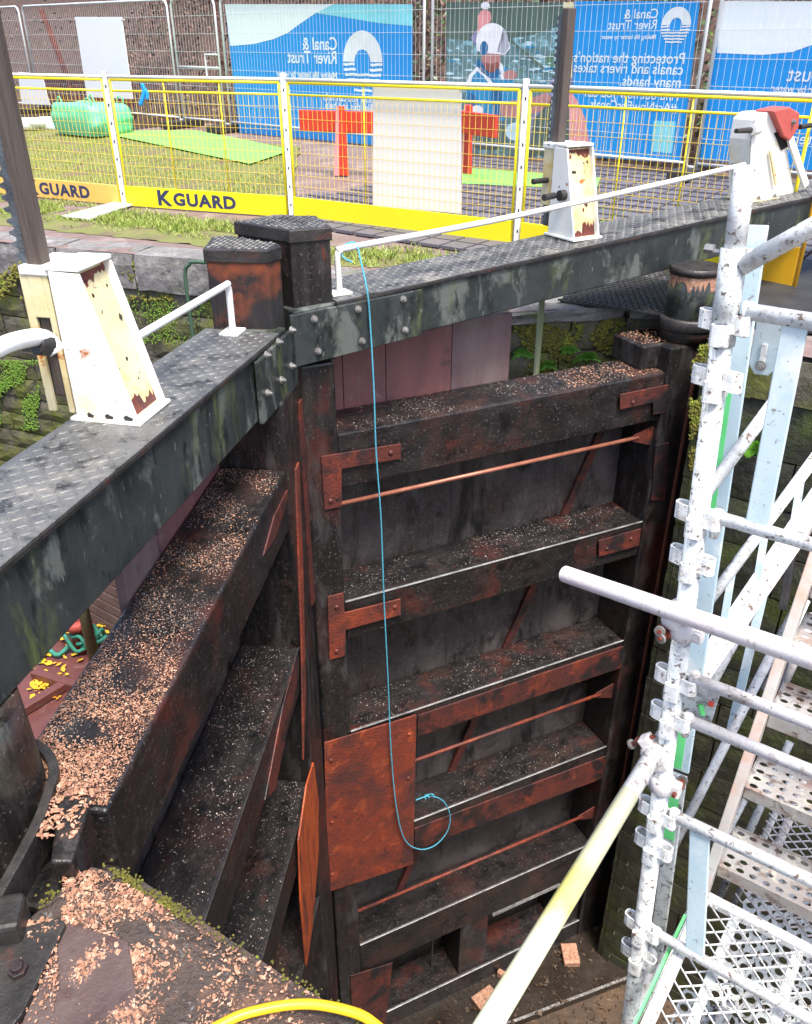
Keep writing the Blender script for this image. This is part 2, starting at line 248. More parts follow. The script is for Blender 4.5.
def text_mesh(txt, size, mirror=False, extrude=0.001, spacing=1.0, bold=0.0):
    """returns verts, faces of lettering in the XY plane, origin at its left"""
    cu = bpy.data.curves.new('t', 'FONT'); cu.body = txt; cu.size = size; cu.extrude = extrude; cu.space_character = spacing; cu.offset = bold; cu.resolution_u = 3
    o = bpy.data.objects.new('t', cu); COL.objects.link(o); bpy.context.view_layer.update()
    me = bpy.data.meshes.new_from_object(o.evaluated_get(bpy.context.evaluated_depsgraph_get()))
    v = [p.co.copy() for p in me.vertices]; f = [tuple(p.vertices) for p in me.polygons]
    bpy.data.objects.remove(o); bpy.data.curves.remove(cu); bpy.data.meshes.remove(me)
    if mirror: v = [Vector((-p.x, p.y, p.z)) for p in v]
    return v, f
def catmull(pts, n=8):
    P = [Vector(p) for p in pts]; P = [P[0]] + P + [P[-1]]; out = []
    for i in range(1, len(P) - 2):
        for k in range(n):
            t = k / n; a, b, c, d = P[i - 1], P[i], P[i + 1], P[i + 2]
            out.append(0.5 * ((2 * b) + (c - a) * t + (2 * a - 5 * b + 4 * c - d) * t * t + (3 * b - a - 3 * c + d) * t ** 3))
    out.append(P[-2]); return out

# ------------------------------------------------------------ frames of the gates
MIT = (-0.543, 4.028)
FR = Frame(MIT, 64.4); FL = Frame(MIT, 6.2, -1)
BR = Frame((-0.57, 3.99), 59.0); BL = Frame((-0.57, 3.99), 12.0, -1)
ZN = -0.33          # near lock side level
PG0 = 6.9
def gz(X, Y):
    p = X * CROSS.x + Y * CROSS.y
    return 0.15 * max(0, min(1, (p - PG0) / 3.4))
def ong(x, y, off=0):
    z = 0
    for _ in range(8):
        q = onz(x, y, z); z = gz(q.x, q.y)
    return Vector((q.x, q.y, z + off))

# ------------------------------------------------------------ SETTING
# lock side walls: front line of the far bank, left to right (z = 0 coping edge)
FAR = [(-9.5, 10.1), (-3.02, 7.44), (-1.59, 6.95), (-0.3, 6.2), (0.66, 5.46), (1.50, 5.62), (2.05, 5.60), (2.12, 5.2), (1.80, 4.90)]
cc = Vector((1.80, 4.90, 0)); FAR.append(tuple((cc + LOCK * 9).to_2d()))
far_pts = [Vector((x, y, 0)) for x, y in FAR]
def struct(o): o['kind'] = 'structure'; return o
# far ground: grid strip from the wall line back to the horizon
def far_ground():
    b = MB(); line = []
    P = far_pts
    for i in range(len(P) - 1):
        n = max(1, int((P[i + 1] - P[i]).length / 0.5))
        for k in range(n): line.append(P[i].lerp(P[i + 1], k / n))
    line.append(P[-1])
    dist = [0.2, 0.5, 0.9, 1.4, 2, 2.6, 3.3, 4.2, 5, 6, 7, 8.5, 11, 16, 30, 80, 260]
    rows = []
    for q in line:
        row = [Vector((q.x, q.y, 0))]
        tp = pcoord(q)
        for d in dist:
            v = q + CROSS * d; row.append(Vector((v.x, v.y, gz(v.x, v.y) - (0 if d < 1 else 0.0))))
        rows.append(row)
    m = len(dist) + 1
    vv = [v for r in rows for v in r]
    ff = [(i * m + j, i * m + j + 1, (i + 1) * m + j + 1, (i + 1) * m + j) for i in range(len(rows) - 1) for j in range(m - 1)]
    b.add(vv, ff)
    # sink slightly near the edge so the coping stones stand proud
    return b
g = far_ground()
for v in g.v: v.z -= 0.012
struct(g.build('ground', M_dirt))
def patch_sheet(name, corners, m, off, n=14, kind='structure', label=None, cat=None, rag=0.0):
    """four picture corners on the ground (clockwise) -> a fine sheet that follows the slope"""
    c = [ong(*p) for p in corners]; b = MB(); vv = []
    for i in range(n + 1):
        for j in range(n + 1):
            u, w = i / n, j / n
            q = c[0].lerp(c[1], u).lerp(c[3].lerp(c[2], u), w)
            if rag and (i in (0, n) or j in (0, n)): q += Vector((random.uniform(-rag, rag), random.uniform(-rag, rag), 0))
            vv.append(Vector((q.x, q.y, gz(q.x, q.y) + off)))
    b.add(vv, [(i * (n + 1) + j, i * (n + 1) + j + 1, (i + 1) * (n + 1) + j + 1, (i + 1) * (n + 1) + j) for i in range(n) for j in range(n)])
    o = b.build(name, m); o['kind'] = kind; return o
# lawns
patch_sheet('lawn', [(-120, 196), (300, 238), (300, 255), (-120, 212)], M_turf, -0.008, n=60, rag=0.045)
patch_sheet('lawn', [(290, 240), (520, 262), (505, 272), (290, 262)], M_turf, -0.008, n=40, rag=0.04)
patch_sheet('lawn', [(-160, 112), (300, 146), (292, 214), (-160, 180)], M_turf, 0.004, rag=0.05)
patch_sheet('lawn', [(430, 160), (600, 178), (600, 196), (430, 184)], M_turf, 0.004, rag=0.05)
# rubber matting (tiles) on the far bank, right
def matting():
    b = MB(); a = ong(185, 212); c = 0.24
    u = (ong(505, 250) - ong(292, 218)); u.z = 0; u.normalize(); w = Vector((-u.y, u.x, 0))
    for i in range(-7, 40):
        for j in range(-4, 22):
            q = ong(292, 216) + u * (i * c) + w * (j * c)
            if pcoord(q) > 10.6 or pcoord(q) < 6.2: continue
            if i < -1 and j * 0.9 > 6 + i * 0.9: continue
            if i < 0 and j < 1: continue
            z = gz(q.x, q.y) + 0.012
            b.box((q.x, q.y, z), (u, w, (0, 0, 1)), (c / 2 - 0.014, c / 2 - 0.014, 0.012))
    return b
o = matting().build('rubber_matting', M_mat); struct(o)
# black grip mat by the far lock edge, right under the balance beam
def gripmat():
    b = MB(); P = [(560, 303), (600, 262), (1150, 262), (900, 345), (672, 318)]
    q = [ong(*p, 0.006) for p in P]
    b.extr(q, (0, 0, 0.012))
    ax = (ong(672, 318) - ong(560, 300)).normalized(); ay = Vector((-ax.y, ax.x, 0))
    o0 = ong(560, 303)
    def inside(v):
        c = False; n = len(q)
        for i in range(n):
            a_, b_ = q[i], q[(i + 1) % n]
            if (a_.y > v.y) != (b_.y > v.y) and v.x < (b_.x - a_.x) * (v.y - a_.y) / (b_.y - a_.y) + a_.x: c = not c
        return c
    for i in range(-10, 110):
        for j in range(-30, 60):
            v = o0 + ax * (i * 0.045 + (0.02 if j % 2 else 0)) + ay * (j * 0.045)
            if inside(v): b.box((v.x, v.y, 0.022), (ax, ay, (0, 0, 1)), (0.014, 0.012, 0.005))
    return b
struct(gripmat().build('grip_matting', M_blackrub))
for k in ([(95, 158), (270, 158), (282, 166), (100, 170)], ):
    pass
patch_sheet('artificial_turf', [(100, 134), (195, 132), (292, 152), (250, 166)], M_greenmat, 0.028, 10)
patch_sheet('artificial_turf', [(462, 170), (600, 180), (596, 192), (462, 186)], M_greenmat, 0.028, 10)
patch_sheet('artificial_turf', [(690, 228), (640, 215), (600, 205), (585, 222)], M_greenmat, 0.006, 6)

# masonry walls: every block is shaped on its own, one mesh per wall
def masonry(b, p, q, z0, z1, ch, bl, depth=0.35, rough=0.012, seed=0, gap=0.012, nx=4, nz=3):
    rnd = random.Random(seed); p = Vector(p); q = Vector(q); t = (q - p); L = t.length; t.normalize(); n = Vector((t.y, -t.x, 0))
    z = z1; row = 0
    while z > z0 + 0.02:
        h = min(ch * rnd.uniform(0.9, 1.1), z - z0); x = -rnd.uniform(0, bl * 0.5) if row % 2 else -rnd.uniform(0, bl * 0.2)
        while x < L:
            l = bl * rnd.uniform(0.75, 1.25); x0 = max(0, x) ; x1 = min(L, x + l); x += l
            if x1 - x0 < 0.03: continue
            off = rnd.uniform(-rough, rough); vv = []; tilt = rnd.uniform(-rough, rough) * 0.6
            for i in range(nx + 1):
                for j in range(nz + 1):
                    e = (i in (0, nx)) or (j in (0, nz))
                    xx = x0 + gap / 2 + (x1 - x0 - gap) * i / nx; zz = z - h + gap / 2 + (h - gap) * j / nz
                    w = off + tilt * (i / nx - .5) + rnd.uniform(-rough, rough) * 0.6 - (rough * 1.6 if e else 0)
                    if e: xx += rnd.uniform(-.3, .3) * gap; zz += rnd.uniform(-.3, .3) * gap
                    c = p + t * xx + n * w; vv.append(Vector((c.x, c.y, zz)))
            k = len(vv); m = nz + 1
            back = [Vector((v.x, v.y, v.z)) - n * 0.12 for v in vv]
            ff = [(i * m + j, (i + 1) * m + j, (i + 1) * m + j + 1, i * m + j + 1) for i in range(nx) for j in range(nz)]
            for i in range(nx): ff += [(i * m, i * m + k, (i + 1) * m + k, (i + 1) * m), (i * m + nz, (i + 1) * m + nz, (i + 1) * m + nz + k, i * m + nz + k)]
            for j in range(nz): ff += [(j, j + 1, j + 1 + k, j + k), (nx * m + j, nx * m + j + k, nx * m + j + 1 + k, nx * m + j + 1)]
            b.add(vv + back, ff)
        z -= h; row += 1
    bk = 0.055
    b.add([p - n * bk + Vector((0, 0, z0)), q - n * bk + Vector((0, 0, z0)), q - n * bk + Vector((0, 0, z1 - .03)), p - n * bk + Vector((0, 0, z1 - .03))], [(0, 1, 2, 3)])
def wall_thing(name, pts, z0, z1, ch, bl, m, label, seed, coping=None, rough=0.012, cm=None):
    base = Vector(pts[0]); t = thing(name, (base.x, base.y, z0), label, 'lock wall')
    b = MB()
    for i in range(len(pts) - 1): masonry(b, pts[i], pts[i + 1], z0, z1 - (coping or 0), ch, bl, seed=seed + i, rough=rough)
    b.build('masonry', m, t)
    if coping:
        rnd = random.Random(seed + 50)
        c = MB()
        for i in range(len(pts) - 1):
            p = Vector(pts[i]); q = Vector(pts[i + 1]); tt = (q - p); L = tt.length; tt.normalize(); n = Vector((tt.y, -tt.x, 0)); x = 0
            while x < L - 0.05:
                l = min(rnd.uniform(.55, 1.1), L - x); dep = 0.34
                g_ = 0.012; nx_, ny_, nz_ = 5, 3, 3; h0 = z1 - coping; off = rnd.uniform(-.012, .02); zo = rnd.uniform(-.012, .008)
                def P(i_, j_, k_):
                    e = Vector((rnd.uniform(-1, 1), rnd.uniform(-1, 1), rnd.uniform(-1, 1))) * 0.007
                    edge = 0.012 if (j_ == 0 and k_ == nz_) else 0
                    v = p + tt * (x + g_ + (l - 2 * g_) * i_ / nx_) + n * (off + 0.02 - dep * j_ / ny_ - edge)
                    return Vector((v.x, v.y, h0 + (coping + zo) * k_ / nz_ - edge)) + e
                front = [[P(i_, 0, k_) for k_ in range(nz_ + 1)] for i_ in range(nx_ + 1)]
                top = [[front[i_][nz_] if j_ == 0 else P(i_, j_, nz_) for j_ in range(ny_ + 1)] for i_ in range(nx_ + 1)]
                def grid(G):
                    w = len(G[0]); c.add([v for r in G for v in r], [(a * w + b_, (a + 1) * w + b_, (a + 1) * w + b_ + 1, a * w + b_ + 1) for a in range(len(G) - 1) for b_ in range(w - 1)])
                grid(front); grid(top)
                for s_ in (0, nx_):
                    c.add([front[s_][0], front[s_][nz_], top[s_][ny_], top[s_][ny_] - Vector((0, 0, coping))], [(0, 1, 2, 3)])
                x += l
        c.build('coping_stones', cm or M_stone, t)
    return t
fp = [tuple(v) for v in far_pts]
wall_thing('lock_wall', fp[0:5], -3.2, 0.0, 0.2, 0.42, M_wall, 'mossy far lock wall upstream of the gates, under a grey stone coping', 11, coping=0.30, rough=0.009)
wall_thing('lock_wall', fp[4:8], -6.3, 0.0, 0.24, 0.5, M_wall, 'fern-grown brick corner of the lock wall behind the right gate heel', 31, coping=0.09, rough=0.009)
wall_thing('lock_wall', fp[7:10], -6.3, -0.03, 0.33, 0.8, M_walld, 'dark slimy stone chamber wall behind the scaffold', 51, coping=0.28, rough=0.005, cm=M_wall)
# near lock side
NP = [onz(90, 862, ZN), onz(140, 875, ZN), onz(200, 915, ZN), onz(290, 975, ZN), onz(375, 1024, ZN)]
np2 = [(v.x, v.y) for v in NP]
end = Vector((np2[-1][0], np2[-1][1], 0)) + LOCK * 8
near_poly = [(-0.99, 1.16), (-0.93, 1.28), (-0.88, 1.40)] + np2 + [(end.x, end.y), (end.x - 6, end.y - 6), (-9, -6), (-9, 5.2), (-1.75, 1.98), (-1.45, 1.72), (-1.38, 1.5), (-1.25, 1.3), (-1.12, 1.2)]
def near_side():
    # stone block with rounded edge: outline offset inwards at the top for a bullnose, fine grid on top for real relief
    t = thing('coping_stone', (0, 0, -6.3), 'dark wet stone lock side in the foreground, strewn with wood shavings', 'coping stone')
    edge = [Vector((x, y, 0)) for x, y in near_poly[:8]] + [Vector((end.x, end.y, 0))]
    fine = []
    for i in range(len(edge) - 1):
        n = max(1, int(min((edge[i + 1] - edge[i]).length, 1.6) / 0.02))
        for k in range(n): fine.append(edge[i].lerp(edge[i + 1], k / n))
    fine.append(edge[-1])
    # smooth the outline
    for _ in range(6): fine = [fine[0]] + [(fine[i - 1] + fine[i] * 2 + fine[i + 1]) / 4 for i in range(1, len(fine) - 1)] + [fine[-1]]
    ctr = Vector((-0.75, -2.0, 0))
    prof = [(0, -6.3 - ZN), (0, -.6), (0, -0.3), (0, -0.12), (0.004, -0.07), (0.014, -0.035), (0.032, -0.012), (0.055, -0.003)] + [(0.055 + 0.018 * k, 0) for k in range(1, 46)] + [(1.2, 0), (2.2, 0), (3.0, 0)]
    b = MB(); m = len(prof); vv = []
    for q in fine:
        inward = Vector((-CROSS.x, -CROSS.y, 0)).lerp((ctr - q).normalized(), 0.25)
        for a, z in prof:
            v = q + inward * a
            zz = ZN + z
            if z > -1:
                nn = noise.noise(Vector((v.x * 9, v.y * 9, zz * 9))) * 0.010 + noise.noise(Vector((v.x * 30, v.y * 30, zz * 30))) * 0.009 + noise.noise(Vector((v.x * 70, v.y * 70, zz * 70))) * 0.005
                zz += nn if z > -0.05 else 0; v = v - inward * nn * (1 if z < -0.01 else 0)
            vv.append(Vector((v.x, v.y, zz)))
    b.add(vv, [(i * m + j, i * m + j + 1, (i + 1) * m + j + 1, (i + 1) * m + j) for i in range(len(fine) - 1) for j in range(m - 1)])
    b.build('stone_block', M_stoneN, t, smooth=True)
    return t
near_side()
g = MB(); g.prism(near_poly, -6.3, ZN - 0.02); struct(g.build('ground', M_stoneN))
# chamber floor, sill and pool
b = MB(); b.add([(-14, -12, -6.05), (14, -12, -6.05), (14, 6, -6.05), (-14, 6, -6.05)], [(0, 1, 2, 3)])
struct(b.build('ground', M_floor))
sil = [FR.p(-0.3, .6, 0), FR.p(3.2, .6, 0), FR.p(3.2, -0.62, 0), FR.p(1.2, -.42, 0), FR.p(0.25, -0.5, 0), FL.p(0.6, -0.5, 0), FL.p(3.2, -0.5, 0), FL.p(3.2, 0.6, 0)]
b = MB(); b.prism([(v.x, v.y) for v in sil], -6.3, -5.98); t = struct(b.build('gate_sill', M_sill, bevel=0.03))
b = MB(); c_ = [Vector((MIT[0], MIT[1], 0)) + Vector((-.2, .3, 0)), FR.p(3.2, .5, 0), Vector((2.6, 6.4, 0)), Vector((-9.5, 11, 0)), Vector((-10, 4.5, 0)), FL.p(3.2, .5, 0)]
b.add([(v.x, v.y, -2.7) for v in c_], [tuple(range(6))]); struct(b.build('water', M_water))

# leafy bank beyond the fence
HB = [onz(x, 131 + .101 * (x - 222), .15) for x in (-420, 60, 222, 425, 690, 1100)]
def bank():
    b = MB(); vv = []; n = 90; m = 14
    for i in range(n + 1):
        u = i / n * (len(HB) - 1); k = min(int(u), len(HB) - 2); q = HB[k].lerp(HB[k + 1], u - k)
        for j in range(m + 1):
            w = j / m; d = 0.7 + w * 7; h = 0.15 + w * 6.5 + (noise.noise(Vector((q.x * .8, q.y * .8, w * 6))) * 0.5 if j else -0.2)
            v = q + CROSS * (d + noise.noise(Vector((q.x * 1.3, w * 8, 3))) * .4 * (j > 0)); vv.append(Vector((v.x, v.y, h)))
    b.add(vv, [(i * (m + 1) + j, (i + 1) * (m + 1) + j, (i + 1) * (m + 1) + j + 1, i * (m + 1) + j + 1) for i in range(n) for j in range(m)])
    return b, vv
bk, bkv = bank(); struct(bk.build('terrain', M_bank, smooth=True))
def leaves(name, m, n, u0, u1, w0, w1, size, label):
    b = MB(); rnd = random.Random(n)
    for _ in range(n):
        u = rnd.uniform(u0, u1) * (len(HB) - 1); k = min(int(u), len(HB) - 2); q = HB[k].lerp(HB[k + 1], u - k)
        w = rnd.uniform(w0, w1) ** 1.0
        if noise.noise(Vector((u * 6, w * 9, n * .1))) < -0.12: continue
        v = q + CROSS * (0.7 + w * 7 + rnd.uniform(-.5, .1)); v.z = 0.2 + w * 6.5 + rnd.uniform(-.1, .35)
        a = Vector((rnd.gauss(0, 1), rnd.gauss(0, 1), rnd.gauss(0, 1))).normalized(); c = a.orthogonal().normalized(); s_ = size * rnd.uniform(.6, 1.5)
        b.add([v - a * s_, v + c * s_ * .45, v + a * s_, v - c * s_ * .45], [(0, 1, 2, 3)])
    return tag(b.build(name, m), label, 'foliage', kind='stuff')
leaves('dead_leaves', M_leafbrown, 26000, 0.05, 0.8, 0, 0.7, 0.045, 'brown dead leaves and bracken covering the bank behind the mesh fence')
leaves('hedge_foliage', M_leafgreen, 12000, 0.5, 1.0, 0, 0.6, 0.05, 'green hedge leaves showing between the blue banners')
def twigs():
    b = MB(); rnd = random.Random(5)
    for _ in range(420):
        u = rnd.uniform(0.1, .95) * (len(HB) - 1); k = min(int(u), len(HB) - 2); q = HB[k].lerp(HB[k + 1], u - k)
        w = rnd.uniform(0, .45); v = q + CROSS * (0.6 + w * 7); v.z = .15 + w * 6.5; h = rnd.uniform(.5, 1.6)
        d = Vector((rnd.gauss(0, .25), rnd.gauss(0, .25), 1)); b.tube([v, v + d * h * .5, v + d * h + Vector((rnd.gauss(0, .15), 0, 0))], [.012, .008, .003], 4)
    return b
tag(twigs().build('undergrowth_stems', M_leafbrown), 'thin brown stems of undergrowth on the bank behind the fence', 'undergrowth', kind='stuff')

# grass blades
def grass():
    b = MB(); rnd = random.Random(3)
    regs = [([(-20, 194), (300, 232), (300, 246), (-20, 210)], 11000), ([(290, 240), (520, 262), (500, 268), (290, 258)], 2600), ([(20, 120), (290, 150), (285, 205), (20, 180)], 12000), ([(440, 162), (600, 180), (600, 194), (440, 182)], 900)]
    for cs, n in regs:
        c = [ong(*p) for p in cs]
        for _ in range(n):
            u, w = rnd.random(), rnd.random(); q = c[0].lerp(c[1], u).lerp(c[3].lerp(c[2], u), w)
            q.x += rnd.gauss(0, .09); q.y += rnd.gauss(0, .12)
            if noise.noise(Vector((q.x * 2.2, q.y * 2.2, 1))) < -0.2: continue
            q.z = gz(q.x, q.y); h = rnd.uniform(.015, .05); a = rnd.uniform(0, 6.28); e = Vector((math.cos(a), math.sin(a), 0)) * rnd.uniform(.004, .008)
            b.add([q - e, q + e, q + Vector((rnd.gauss(0, .02), rnd.gauss(0, .02), h))], [(0, 1, 2)])
    return b
tag(grass().build('grass', M_blade), 'short patchy yellow-green grass on the far bank', 'grass', kind='stuff')

exec_parts = True
# ------------------------------------------------------------ LOCK GATES
RZ = [(-.29, -.62), (-1.38, -1.665), (-2.42, -2.70), (-3.51, -3.84), (-4.69, -5.06), (-5.76, -6.0)]
def lozenges(b, F, s0, s1, d0, d1, zf, pitch=0.05, ln=0.020, wd=0.0055, h=0.003, skip=None):
    i = 0; s = s0 + pitch * .5
    while s < s1 - ln:
        d = d0 + pitch * .4; j = 0
        while d < d1 - ln * .7:
            an = R(45) if (i + j) % 2 else R(-45)
            if not (skip and skip(s, d)):
                z = zf(s, d); c = F.p(s, d, z); a = (F.s * math.cos(an) + F.d * math.sin(an)); e = (F.d * math.cos(an) - F.s * math.sin(an)); u = Vector((0, 0, h))
                b.add([c - a * ln, c - e * wd, c + a * ln, c + e * wd, c - a * ln * .55 + u, c + a * ln * .55 + u], [(0, 1, 4), (1, 5, 4), (1, 2, 5), (2, 3, 5), (3, 4, 5), (3, 0, 4)])
            d += pitch * .72; j += 1
        s += pitch * .72; i += 1
def bolt(p, n, r, parent, m=M_bolt, name='bolt'):
    b = MB(); n = Vector(n).normalized(); p = Vector(p)
    b.tube([p - n * .004, p + n * .004], r * 1.5, 14); b.tube([p + n * .004, p + n * (.004 + r)], r, 6); b.tube([p + n * (.004 + r), p + n * (.006 + r * 1.5)], r * .55, 10)
    return b.build(name, m, parent)
def frect(F, s0, s1, z0, z1, d0, d1, b=None):
    b = b or MB(); b.fbox(F, s0, s1, d0, d1, z0, z1); return b

def leaf(F, root, rail_m, side):
    hs = 2.44        # where the rails meet the heel post
    ms = 0.20 if side == 'R' else 0.33
    # mitre post, lower part; the top part stands through the beam
    mp = MB()
    mp.fbox(F, 0.012 if side == 'R' else 0.0, ms, 0, .40, -6.0, .06 if side == 'L' else .12)
    mpost = mp.build('mitre_post', M_post, root, bevel=.012)
    up = MB()
    if side == 'L': poly = [(-.92, 3.94), (-.635, 3.915), (-.585, 4.0), (-.60, 4.05), (-.86, 4.235), (-.93, 4.2)]; zt = .705
    else: poly = [(-.545, 4.06), (-.36, 4.135), (-.46, 4.42), (-.66, 4.42), (-.83, 4.27), (-.56, 4.08)]; zt = .765
    up.prism(poly, .061 if side == 'L' else .121, zt); u_ = up.build('post_head', M_orangewood if side == 'L' else M_post, mpost, bevel=.01)
    # chequered cap
    cx = sum(p[0] for p in poly) / len(poly); cy = sum(p[1] for p in poly) / len(poly)
    ex = [(cx + (p[0] - cx) * 1.05, cy + (p[1] - cy) * 1.05) for p in poly]; inn = [(cx + (p[0] - cx) * .93, cy + (p[1] - cy) * .93) for p in poly]
    cp = MB(); cp.prism(ex, zt - .05, zt + .012)
    cap = cp.build('post_cap', M_iron, mpost, bevel=.006)
    lz = MB(); FF = Frame((cx, cy), 12 if side == 'L' else 59)
    def outside(s, d):
        v = FF.p(s, d, 0); c = False; n = len(inn)
        for i in range(n):
            a_, b_ = inn[i], inn[(i + 1) % n]
            if (a_[1] > v.y) != (b_[1] > v.y) and v.x < (b_[0] - a_[0]) * (v.y - a_[1]) / (b_[1] - a_[1]) + a_[0]: c = not c
        return not c
    lozenges(lz, FF, -.3, .3, -.3, .3, lambda s, d: zt + .0125, pitch=.034, ln=.013, wd=.006, h=.005, skip=outside)
    lz.build('tread_pattern', M_tread, mpost)
    # heel post
    hp = MB(); hp.fbox(F, hs, 2.86 if side == 'R' else 2.60, 0.0, .40, -6.0, -.13 if side == 'R' else -.50); heel = hp.build('heel_post', M_post, root, bevel=.015)
    # rails
    for i, (z1, z0) in enumerate(RZ):
        b = MB(); b.fbox(F, ms + .002, hs - .002, 0.012, .34, z0, z1); r = b.build('rail', rail_m, root, bevel=.012)
        if 0 < i < 6:
            e = MB(); e.fbox(F, ms + .004, hs - .004, .006, .016, z1 - .008, z1 + .002); e.build('lip_strip', M_edge if side == 'R' else M_iron, r, bevel=.003)  # added strip; on the right leaf its pale colour stands for the lip highlight
    # planking on the upstream face
    b = MB(); rnd = random.Random(5 if side == 'R' else 6); s = ms + .003
    while s < hs:
        w = min(rnd.uniform(.17, .26), hs - s)
        b.fbox(F, s + .0003, s + w - .0003, .343 + rnd.uniform(0, .002), .41, -5.06, -.40 + rnd.uniform(-.01, .01)); s += w
    b.build('planking', M_plank, root, bevel=.0012)
    # raised boards above the top rail, for the half next to the mitre
    s = ms - .05 if side == 'R' else .2; ws = [.22, .26, .42, .40] if side == 'R' else [.30, .33, .31, .33]
    tot = (1.475 - s) / sum(ws)
    for k, w in enumerate(ws):
        b = MB(); b.fbox(F, s + .002, s + w * tot - .002, .345, .385, -.395, .125); s += w * tot
        o = b.build('upper_board', (M_mauve2 if k == 3 else M_mauve), root, bevel=.002)
        if side == 'R' and k == 3: o['label'] = 'palest grey upper board'
    # tie rods and long diagonal brace
    for z in (-.735, -2.94, -4.325) if side == 'R' else ():
        b = MB(); b.tube([F.p(ms, .05, z), F.p(hs - .12, .05, z)], .013, 12); b.build('tie_rod', M_rust if z < -2 else M_copper, root, smooth=True)
        g_ = MB(); g_.extr([F.p(hs - .16, .045, z + .02), F.p(hs - .001, .045, z + .06), F.p(hs - .001, .045, z - .08), F.p(hs - .16, .045, z - .02)], F.d * .012); g_.build('rod_bracket', M_brown, root)
    b = MB(); b.bar(F.p(2.28, .325, -.66), F.p(.42, .325, -5.0), .03, .05, F.d); 
    # braces broken by the rails
    b = MB(); a0 = Vector((2.30, -.62)); a1 = Vector((.55, -5.06))
    for i in range(4):
        zt_, zb_ = RZ[i][1], RZ[i + 1][0]
        f0 = (zt_ - a0.y) / (a1.y - a0.y); f1 = (zb_ - a0.y) / (a1.y - a0.y)
        sa = a0.x + (a1.x - a0.x) * f0; sb = a0.x + (a1.x - a0.x) * f1
        b.extr([F.p(sa - .03, .318, zt_ - .002), F.p(sa + .035, .318, zt_ - .002), F.p(sb + .035, .318, zb_ + .002), F.p(sb - .03, .318, zb_ + .002)], F.d * .022)
    b.build('diagonal_brace', M_brown if side == 'R' else M_post, root)
    # sluice openings under the lowest full rail
    for a_, c__ in ((ms + .01, ms + .10), (1.14, 1.42), (2.2, hs - .01)):
        b = MB(); b.fbox(F, a_, c__, .04, .36, -5.758, -5.062); b.build('sluice_post', M_post, root, bevel=.008)
    b = MB(); b.fbox(F, ms + .10, 1.14, .36, .40, -5.99, -5.062); b.fbox(F, 1.42, 2.2, .36, .40, -5.99, -5.062); b.build('sluice_paddle', M_iron, root)
    b = MB(); b.fbox(F, .95, .965, .2, .215, -5.758, -5.062); b.build('paddle_rod', M_iron, root)
    return mpost, heel

RT = thing('lock_gate', (0.9, 4.8, -6.0), 'far lock gate leaf seen face on: black timber rails, rusty plates and planking', 'lock gate', 'mitre lock gates')
LT = thing('lock_gate', (-.8, 2.8, -6.0), 'near lock gate leaf on the left, seen end on with chip-strewn rails', 'lock gate', 'mitre lock gates')
mR, hR = leaf(FR, RT, M_railR, 'R'); mL, hL = leaf(FL, LT, M_railL, 'L')
# right leaf: blocks of the heel post and collar
b = MB(); s0, z_ = FR.px(662, 366); b.fbox(FR, 2.30, 2.72, .10, .40, -.288, -.13); b.build('heel_block', M_post, RT, bevel=.012)
cx_, cy_ = 1.80, 5.30
b = MB(); b.tube([(cx_, cy_, -.125), (cx_, cy_, -.06), (cx_, cy_, .0)], [.165, .165, .15], 28); b.tube([(cx_, cy_, -.06), (cx_, cy_, -.045), (cx_, cy_, .008), (cx_, cy_, .02)], [.17, .178, .178, .17], 28)
o = b.build('collar', M_iron, RT, smooth=True)
b = MB(); b.tube([(cx_, cy_, .285), (cx_, cy_, .33)], .158, 28); b.build('top_flange', M_iron, RT, smooth=True)
b = MB(); b.tube([(cx_, cy_, .0), (cx_, cy_, .31)], .148, 28); b.build('heel_drum', M_beam, RT, smooth=True)
b = MB(); n = 28; zt = .285; vv = []; rnd = random.Random(2)
for k in range(n + 1):
    an = math.pi * (.95 + k / n * .85); lowz = zt - rnd.choice([.03, .05, .085, .09, .035])
    for z in (lowz, zt): vv.append((cx_ + .1495 * math.cos(an), cy_ + .1495 * math.sin(an), z))
b.add(vv, [(2 * k, 2 * k + 2, 2 * k + 3, 2 * k + 1) for k in range(n)]); b.build('bare_timber_patch', M_chip, RT)
# copper strip down the heel post
b = MB(); b.fbox(FR, 2.652, 2.672, -.012, -.001, -4.6, -.20); b.build('sealing_strip', M_copper, RT)
# straps and plates on the right leaf (measured on its face)
def strap(name, pts, F, m, parent, d=-.012, th=.011, bolts=(), lab=None):
    q = [F.px(*p) for p in pts]; b = MB(); b.extr([F.p(s, d, z) for s, z in q], F.d * th); o = b.build(name, m, parent, bevel=.002)
    for bx in bolts:
        s, z = F.px(*bx); c = F.p(s, d, z); r = MB()
        for a, rr in ((0, .016), ): r.tube([c, c - F.d * .006, c - F.d * .009], [.016, .013, .006], 12)
        r.build('rivet', m, o, smooth=True)
    if lab: o['label'] = lab
    return o
strap('corner_strap', [(320, 456), (400, 443), (400, 458), (341, 468), (341, 506), (324, 509)], FR, M_brown, RT, bolts=[(330, 500), (390, 452)])
strap('corner_strap', [(327, 596), (343, 592), (344, 612), (400, 598), (400, 614), (345, 629), (344, 655), (329, 659)], FR, M_rust, RT, bolts=[(336, 650), (394, 606), (336, 606)])
strap('face_plate', [(323, 741), (415, 713), (412, 862), (327, 890)], FR, M_rust, RT, d=-.022, th=.010, bolts=[(330, 758), (408, 732), (331, 872), (331, 820), (407, 776)], lab='large rusty square face plate')
strap('rail_plate', [(418, 716), (628, 645), (622, 668), (418, 737)], FR, M_brown, RT, d=.003, th=.009)
strap('rail_plate', [(415, 829), (618, 752), (613, 775), (415, 850)], FR, M_brown, RT, d=.003, th=.009)
strap('heel_strap', [(619, 394), (668, 384), (666, 412), (652, 414), (652, 402), (619, 409)], FR, M_brown, RT, bolts=[(632, 402)])
